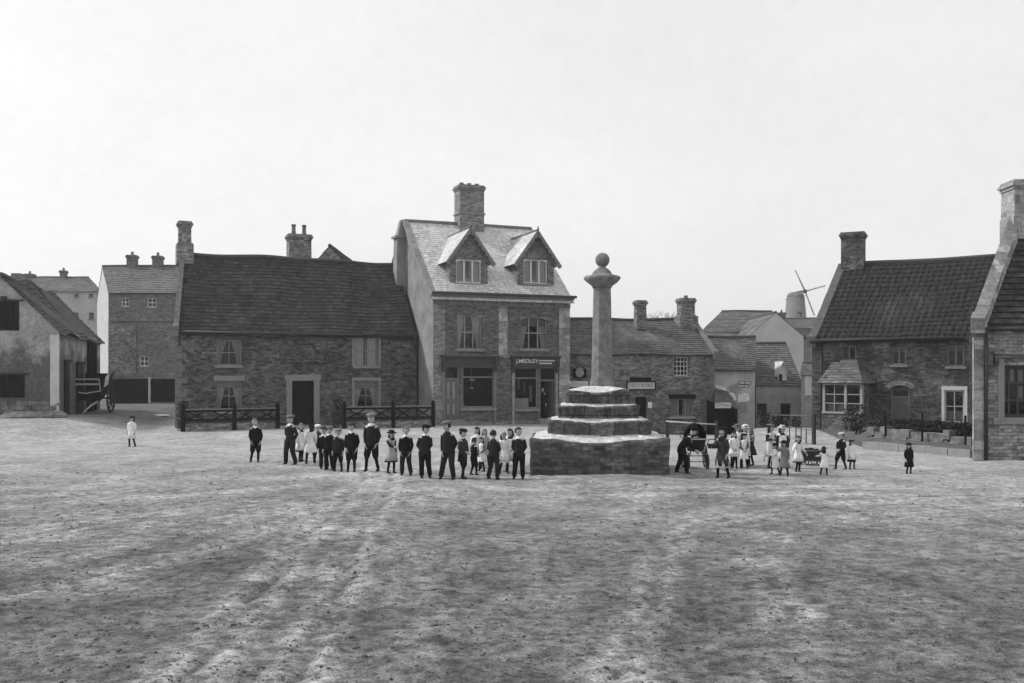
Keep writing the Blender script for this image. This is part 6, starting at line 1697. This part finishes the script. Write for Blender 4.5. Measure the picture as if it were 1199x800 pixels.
        m = MB(); disc(m, [(1.5, .34), (1.52, .38), (1.0, .46), (.84, .50), (.80, .85), (.72, 1.02), (.3, 1.08)], .12, 1, 1, .05); fin(m, 'hat', hm, O)
    elif head == 'bonnet':
        m = MB(); disc(m, [(.98, -.1), (1.08, .2), (1.08, .6), (.85, 1.02), (.3, 1.2)], -.35, .92, .9, .22); disc(m, [(1.15, .5), (1.2, .56), (1.0, .64)], .3, .95, .95, .0); fin(m, 'bonnet', hm, O)
    elif head == 'tam':
        m = MB(); disc(m, [(.8, .42), (.86, .5), (1.22, .70), (1.2, .82), (.8, .98), (.2, 1.08)], .15, 1, 1, .05); fin(m, 'tam', hm, O)
    return body
D = math.radians
GB = 'children lined up across the square left of the cross'; GR = 'children gathered right of the cross'
person(155, 523, 487, 'girl', D(-8), 'small girl in a pale coat and round hat, standing alone far left', head='brim', hat='hair', coat='white', skirt='cream', coatlen=.28, apron=None, arms='down')
person(298, 541, 490, 'boy', D(10), 'boy in black with a white collar, standing alone before the left lattice fence', arms='pockets', collar=True, head='none', hair='hair_fair', legs='knick', stance=.03, group=GB)
person(340.5, 545, 487.5, 'boy', D(-20), 'dark-suited capped boy at the left end of the main row', arms='behind', collar=True, hat='grey', legs='long', stance=.06, stride=.03, group=GB)
person(352.5, 541, 496, 'girl', D(60), 'girl in white pinafore half hidden behind the leftmost boy of the row', apron='white', skirt='dark', coat='white', head='none', hair='hair_fair', arms='down', hem=.26, group=GB, stride=.05)
person(364, 543.5, 494, 'girl', D(-160), 'girl seen from behind in a white frock and dark hat among the boys', skirt='white', coat='white', apron=None, head='brim', hat='black', hem=.27, stride=.05, group=GB)
person(372, 541, 498, 'boy', D(0), 'boy with a white cap mostly hidden behind the row of small boys', hat='white', coat='char', group=GB, arms='down')
person(379.5, 549, 499.5, 'boy', D(15), 'left boy of the tight pair of small dark-suited boys', collar=True, hat='char', arms='down', legs='long', stance=.02, group=GB)
person(386, 550, 499, 'boy', D(-5), 'right boy of the tight pair, white collar spread over his jacket', collar=True, hat='grey', arms='down', legs='long', stance=.03, group=GB)
person(396, 551.5, 501.5, 'boy', D(-5), 'small boy in a pale cap with white neckerchief and belted jacket', collar=True, hat='capgrey', arms='down', legs='knick', stance=.04, coat='dark', group=GB)
person(411.5, 552.5, 494.5, 'boy', D(5), 'stocky boy in black knickerbockers with white collar tips, feet together', collar=True, hat='char', arms='pockets', legs='knick', stance=.01, group=GB)
person(435.5, 553, 485, 'boy', D(-10), 'tallest lad of the row in a pale flat cap, standing legs apart', hat='capgrey', collar=True, arms='pockets', legs='knick', stance=.07, group=GB, coat='dark')
person(458, 555, 504.5, 'girl', D(40), 'small girl in a wide black hat, white front and white-banded dark skirt', head='brim', hat='black', skirt='black', apron='pale', coat='black', arms='forward', arms2='down', stance=.04, group=GB, hem=.26)
person(476, 557.5, 500.5, 'boy', D(-5), 'bareheaded fair boy with white collar beside the girl in the black hat', head='none', hair='hair_fair', collar=True, arms='pockets', legs='long', stance=.05, group=GB)
person(499, 560, 498, 'boy', D(8), 'boy in dark cap with white side collar, in the middle of the row', hat='black', collar=True, arms='behind', legs='long', stance=.03, coat='dark', group=GB)
person(523, 561, 493, 'boy', D(-12), 'big boy in black suit and soft cap standing with legs apart', hat='grey', arms='pockets', arms2='behind', legs='long', stance=.075, group=GB)
person(542, 561, 503, 'boy', D(55), 'boy in long charcoal overcoat and black cap turned to the right', coat='char', coatlen=.34, hat='black', collar=True, arms='clasp', legs='knick', stance=.03, stride=.06, group=GB)
person(554.5, 557, 513, 'boy', D(120), 'small dark bareheaded child just behind the boy in the overcoat', head='none', coat='black', arms='clasp', legs='knick', group=GB, stride=.04)
person(558.5, 548, 499.5, 'girl', D(-5), 'curly dark-haired girl in a white blouse standing behind the row', head='none', coat='white', skirt='white', longhair=True, arms='down', hem=.3, group=GB)
person(567.5, 546, 502, 'girl', D(10), 'fair-haired girl standing furthest back behind the row', head='none', hair='hair_fair', coat='pale', skirt='pale', longhair=True, hem=.3, group=GB)
person(564, 552.5, 512.5, 'girl', D(-50), 'little girl with long hair and pale skirt between two dark boys', head='none', hair='hair', coat='grey', skirt='white', longhair=True, hem=.28, group=GB, arms='clasp')
person(577, 561.5, 504, 'boy', D(150), 'curly-haired boy with his back partly turned, legs apart', head='none', hair='hair', arms='clasp', legs='long', stance=.07, group=GB)
person(589.5, 555, 507, 'girl', D(15), 'girl in a full white pinafore and pale hat, near the cross', head='bonnet', hat='pale', apron='white', skirt='white', coat='white', group=GB, arms='down')
person(597.5, 553, 502, 'girl', D(-20), 'dark-haired girl in pinafore peering from behind the last boy', head='none', apron='white', skirt='dark', coat='dark', group=GB, arms='clasp')
person(607, 561, 500.5, 'boy', D(-8), 'last boy of the row, white collar, standing next to the cross plinth', head='none', hair='hair', collar=True, arms='behind', legs='long', stance=.04, group=GB)
# shopkeeper
sx_, sy_ = shop_door_xy
person(0, 0, 0, 'man', D(-10), 'man in dark suit standing in the open doorway of the right-hand shop', at_xyz=(sx_, sy_, .43), H=1.58, head='none', hair='hair', arms='down', legs='long', stance=.02, cat='man', coatlen=.40)
# right group
px_, py_ = gp(798, 554)
person(798, 554, 503, 'boy', D(78), 'tall dark figure stooping over the pram with a bushy hood', at_xyz=(px_, py_, 0.03), H=1.30, lean=.62, head='bonnet', hat='black', arms='forward', legs='long', stance=.03, stride=.09, group=GR)
bx_, by_, bz_ = PX
person(0, 0, 0, 'girl', D(0), 'infant with a pale face sitting in the hooded pram', at_xyz=(bx_, by_-.05, bz_+.52), H=.62, seated=True, head='bonnet', hat='char', coat='dark', skirt='dark', arms='clasp', cat='child', hem=.42, hair='hair_fair')
person(847, 559, 499.5, 'girl', D(-38), 'girl in dark cape and long pale-hemmed coat holding a basket out before her', head='tam', hat='black', coat='char', skirt='pale', coatlen=.235, hem=.205, arms='forward', arms2='down', scarf=True, stride=.03, group=GR)
person(859, 548, 504.5, 'girl', D(5), 'dark-haired girl in short white pinafore with folded hands, beside the caped girl', head='none', apron='white', skirt='white', coat='white', arms='clasp', hem=.33, stance=.02, group=GR, longhair=True)
person(863.5, 547, 496, 'girl', D(-10), 'girl in a round pale-brimmed hat at the back of the cluster', head='brim', hat='grey', apron='white', skirt='white', coat='white', group=GR)
person(872.5, 546, 497, 'girl', D(10), 'girl in a frilled white bonnet at the back of the cluster', head='bonnet', hat='white', apron='white', skirt='white', coat='white', group=GR)
person(871.5, 547.5, 507, 'girl', D(12), 'girl with grey shawl clasping her arms over a white skirt', head='tam', hat='black', coat='grey', skirt='white', arms='clasp', hem=.27, group=GR)
person(879.5, 545, 500, 'girl', D(-70), 'girl with long brown hair at the right edge of the cluster', head='none', hair='hair_fair', coat='grey', skirt='dark', longhair=True, group=GR, arms='folded')
person(902, 548, 497, 'girl', D(25), 'older girl with dark folded-arm jacket and long pale skirt', head='tam', hat='grey', coat='dark', skirt='cream', arms='folded', hem=.16, stride=.05, group=GR)
person(916, 549, 498, 'girl', D(-8), 'girl in a wide straw hat and white pinafore behind the small child in a coat', head='brim', hat='straw', coat='dark', skirt='dark', apron='white', hem=.2, group=GR)
person(908.5, 557, 521, 'girl', D(-80), 'toddler in white stepping left beside the child in the dark hat', head='bonnet', hat='black', coat='white', skirt='white', hem=.22, arms='forward', stride=.07, group=GR)
person(918, 558.5, 517, 'girl', D(-25), 'small child in long grey coat and black wide hat, hand raised', head='brim', hat='black', coat='mid', skirt='mid', coatlen=.24, hem=.25, arms='up', arms2='down', group=GR)
person(934, 553.5, 511, 'girl', D(25), 'girl in white puffed sleeves and white skirt with a dark sash ribbon', head='none', coat='white', skirt='dark', apron='white', arms='side', stance=.01, group=GR, hem=.26)
person(964.5, 557.5, 523, 'girl', D(165), 'little girl from behind in white dress holding out her arms', head='none', hair='hair', coat='cream', skirt='white', arms='out', hem=.28, group=GR)
person(985, 549, 506, 'boy', D(-60), 'boy in black with a pale-banded cap at the corner of the garden', head='cap', hat='pale', arms='clasp', legs='knick', stride=.06, coatlen=.36, group=GR)
person(997.5, 549, 515, 'girl', D(20), 'small girl with white cape over a black skirt, next to the boy in black', head='tam', hat='dark', coat='white', skirt='black', coatlen=.34, hem=.26, arms='down', stride=.03, group=GR)
person(1064, 555, 519, 'girl', D(5), 'small child all in black coat and hat standing alone before the brick cottage', head='brim', hat='black', coat='black', skirt='black', coatlen=.22, hem=.24, arms='down', stance=.02)
# basket held by caped girl: a thing of its own
x, y = gp(847, 559); bxx, byy, bzz = x-.30, y-.16, ground_z(x, y)+.72
m = MB(); m.lathe([(.09, 0), (.13, .10), (.14, .11), (.12, .105)], (bxx, byy, bzz), 14, sx=1.1); bk = m.build('basket', M['wood_dark'], None, (bxx, byy, bzz)); tag(bk, 'small dark basket held out by the girl in the cape', 'basket')
m = MB(); m.tube([(bxx-.13, byy, bzz+.1), (bxx-.08, byy, bzz+.22), (bxx+.08, byy, bzz+.22), (bxx+.13, byy, bzz+.1)], .012, 6); m.build('handle', M['wood_dark'], bk, (bxx, byy, bzz))

# ================================================================== keep the hierarchy to three levels
def depth(o):
    d = 0
    while o.parent: o = o.parent; d += 1
    return d
for o in list(bpy.data.objects):
    while depth(o) > 2: o.parent = o.parent.parent

# ================================================================== HAZE, SKY, SUN, CAMERA
bpy.ops.mesh.primitive_cube_add(size=1, location=(0, 190, 19)); hz = bpy.context.object; hz.name = 'haze'; hz.scale = (500, 440, 42)
hz['kind'] = 'stuff'; hz['label'] = 'thin pale haze over the village'
hm = bpy.data.materials.new('haze_air'); hm.use_nodes = True; nt = hm.node_tree; nt.nodes.clear()
out = nt.nodes.new('ShaderNodeOutputMaterial'); pv = nt.nodes.new('ShaderNodeVolumePrincipled'); pv.inputs['Color'].default_value = g4(.9); pv.inputs['Density'].default_value = HAZE; pv.inputs['Anisotropy'].default_value = .2
nt.links.new(pv.outputs[0], out.inputs['Volume']); hz.data.materials.append(hm)

w = bpy.data.worlds.new('World'); sc.world = w; w.use_nodes = True; nt = w.node_tree; bg = nt.nodes['Background']
sky = nt.nodes.new('ShaderNodeTexSky'); sky.sky_type = 'NISHITA'; sky.sun_disc = False; sky.sun_elevation = R(SUN_EL); sky.sun_rotation = R(SUN_ROT); sky.air_density = 1; sky.dust_density = 2.0; sky.ozone_density = 1
sep = nt.nodes.new('ShaderNodeSeparateColor'); nt.links.new(sky.outputs[0], sep.inputs[0])
# blue-sensitive plate under an even overcast: the blue light of the sky, evened out, as grey
v = math_node(nt, 'ADD', math_node(nt, 'MULTIPLY', sep.outputs[2], SKY_A), SKY_B)
tcs = nt.nodes.new('ShaderNodeTexCoord').outputs['Generated']
cl = maprange(nt, noise_node(nt, tcs, 3.0, 5, .55, (1, 1, 2.5)), .3, .7, .955, 1.035)
v = math_node(nt, 'MULTIPLY', v, maprange(nt, noise_node(nt, tcs, 60, 6, .8), .3, .7, .97, 1.03))
v = math_node(nt, 'MULTIPLY', v, cl)
nt.links.new(grey(nt, v), bg.inputs['Color']); bg.inputs['Strength'].default_value = SKY_S
ld = bpy.data.lights.new('sun', 'SUN'); ld.energy = SUN_E; ld.angle = R(SUN_A); ld.color = (1, 1, 1)
lo = bpy.data.objects.new('sun', ld); COL.objects.link(lo)
el = R(SUN_EL); az = R(SUN_AZ)   # az measured from +Y (ahead) towards +X
sd = Vector((math.sin(az)*math.cos(el), math.cos(az)*math.cos(el), math.sin(el)))
lo.rotation_euler = sd.to_track_quat('Z', 'Y').to_euler(); lo.location = (0, 0, 60)
cd = bpy.data.cameras.new('camera'); cam = bpy.data.objects.new('camera', cd); COL.objects.link(cam); sc.camera = cam
cam.location = (0, 0, CAMH); cam.rotation_euler = (R(90), 0, 0); cd.sensor_width = 36; cd.lens = F/1199*36; cd.shift_y = 45/1199.0; cd.clip_end = 8000; cd.clip_start = .1
sc.view_settings.view_transform = 'Standard'; sc.view_settings.look = 'None'; sc.view_settings.gamma = 1; sc.view_settings.use_curve_mapping = False; sc.view_settings.exposure = EXPO
sc.render.resolution_x = 1024; sc.render.resolution_y = 683
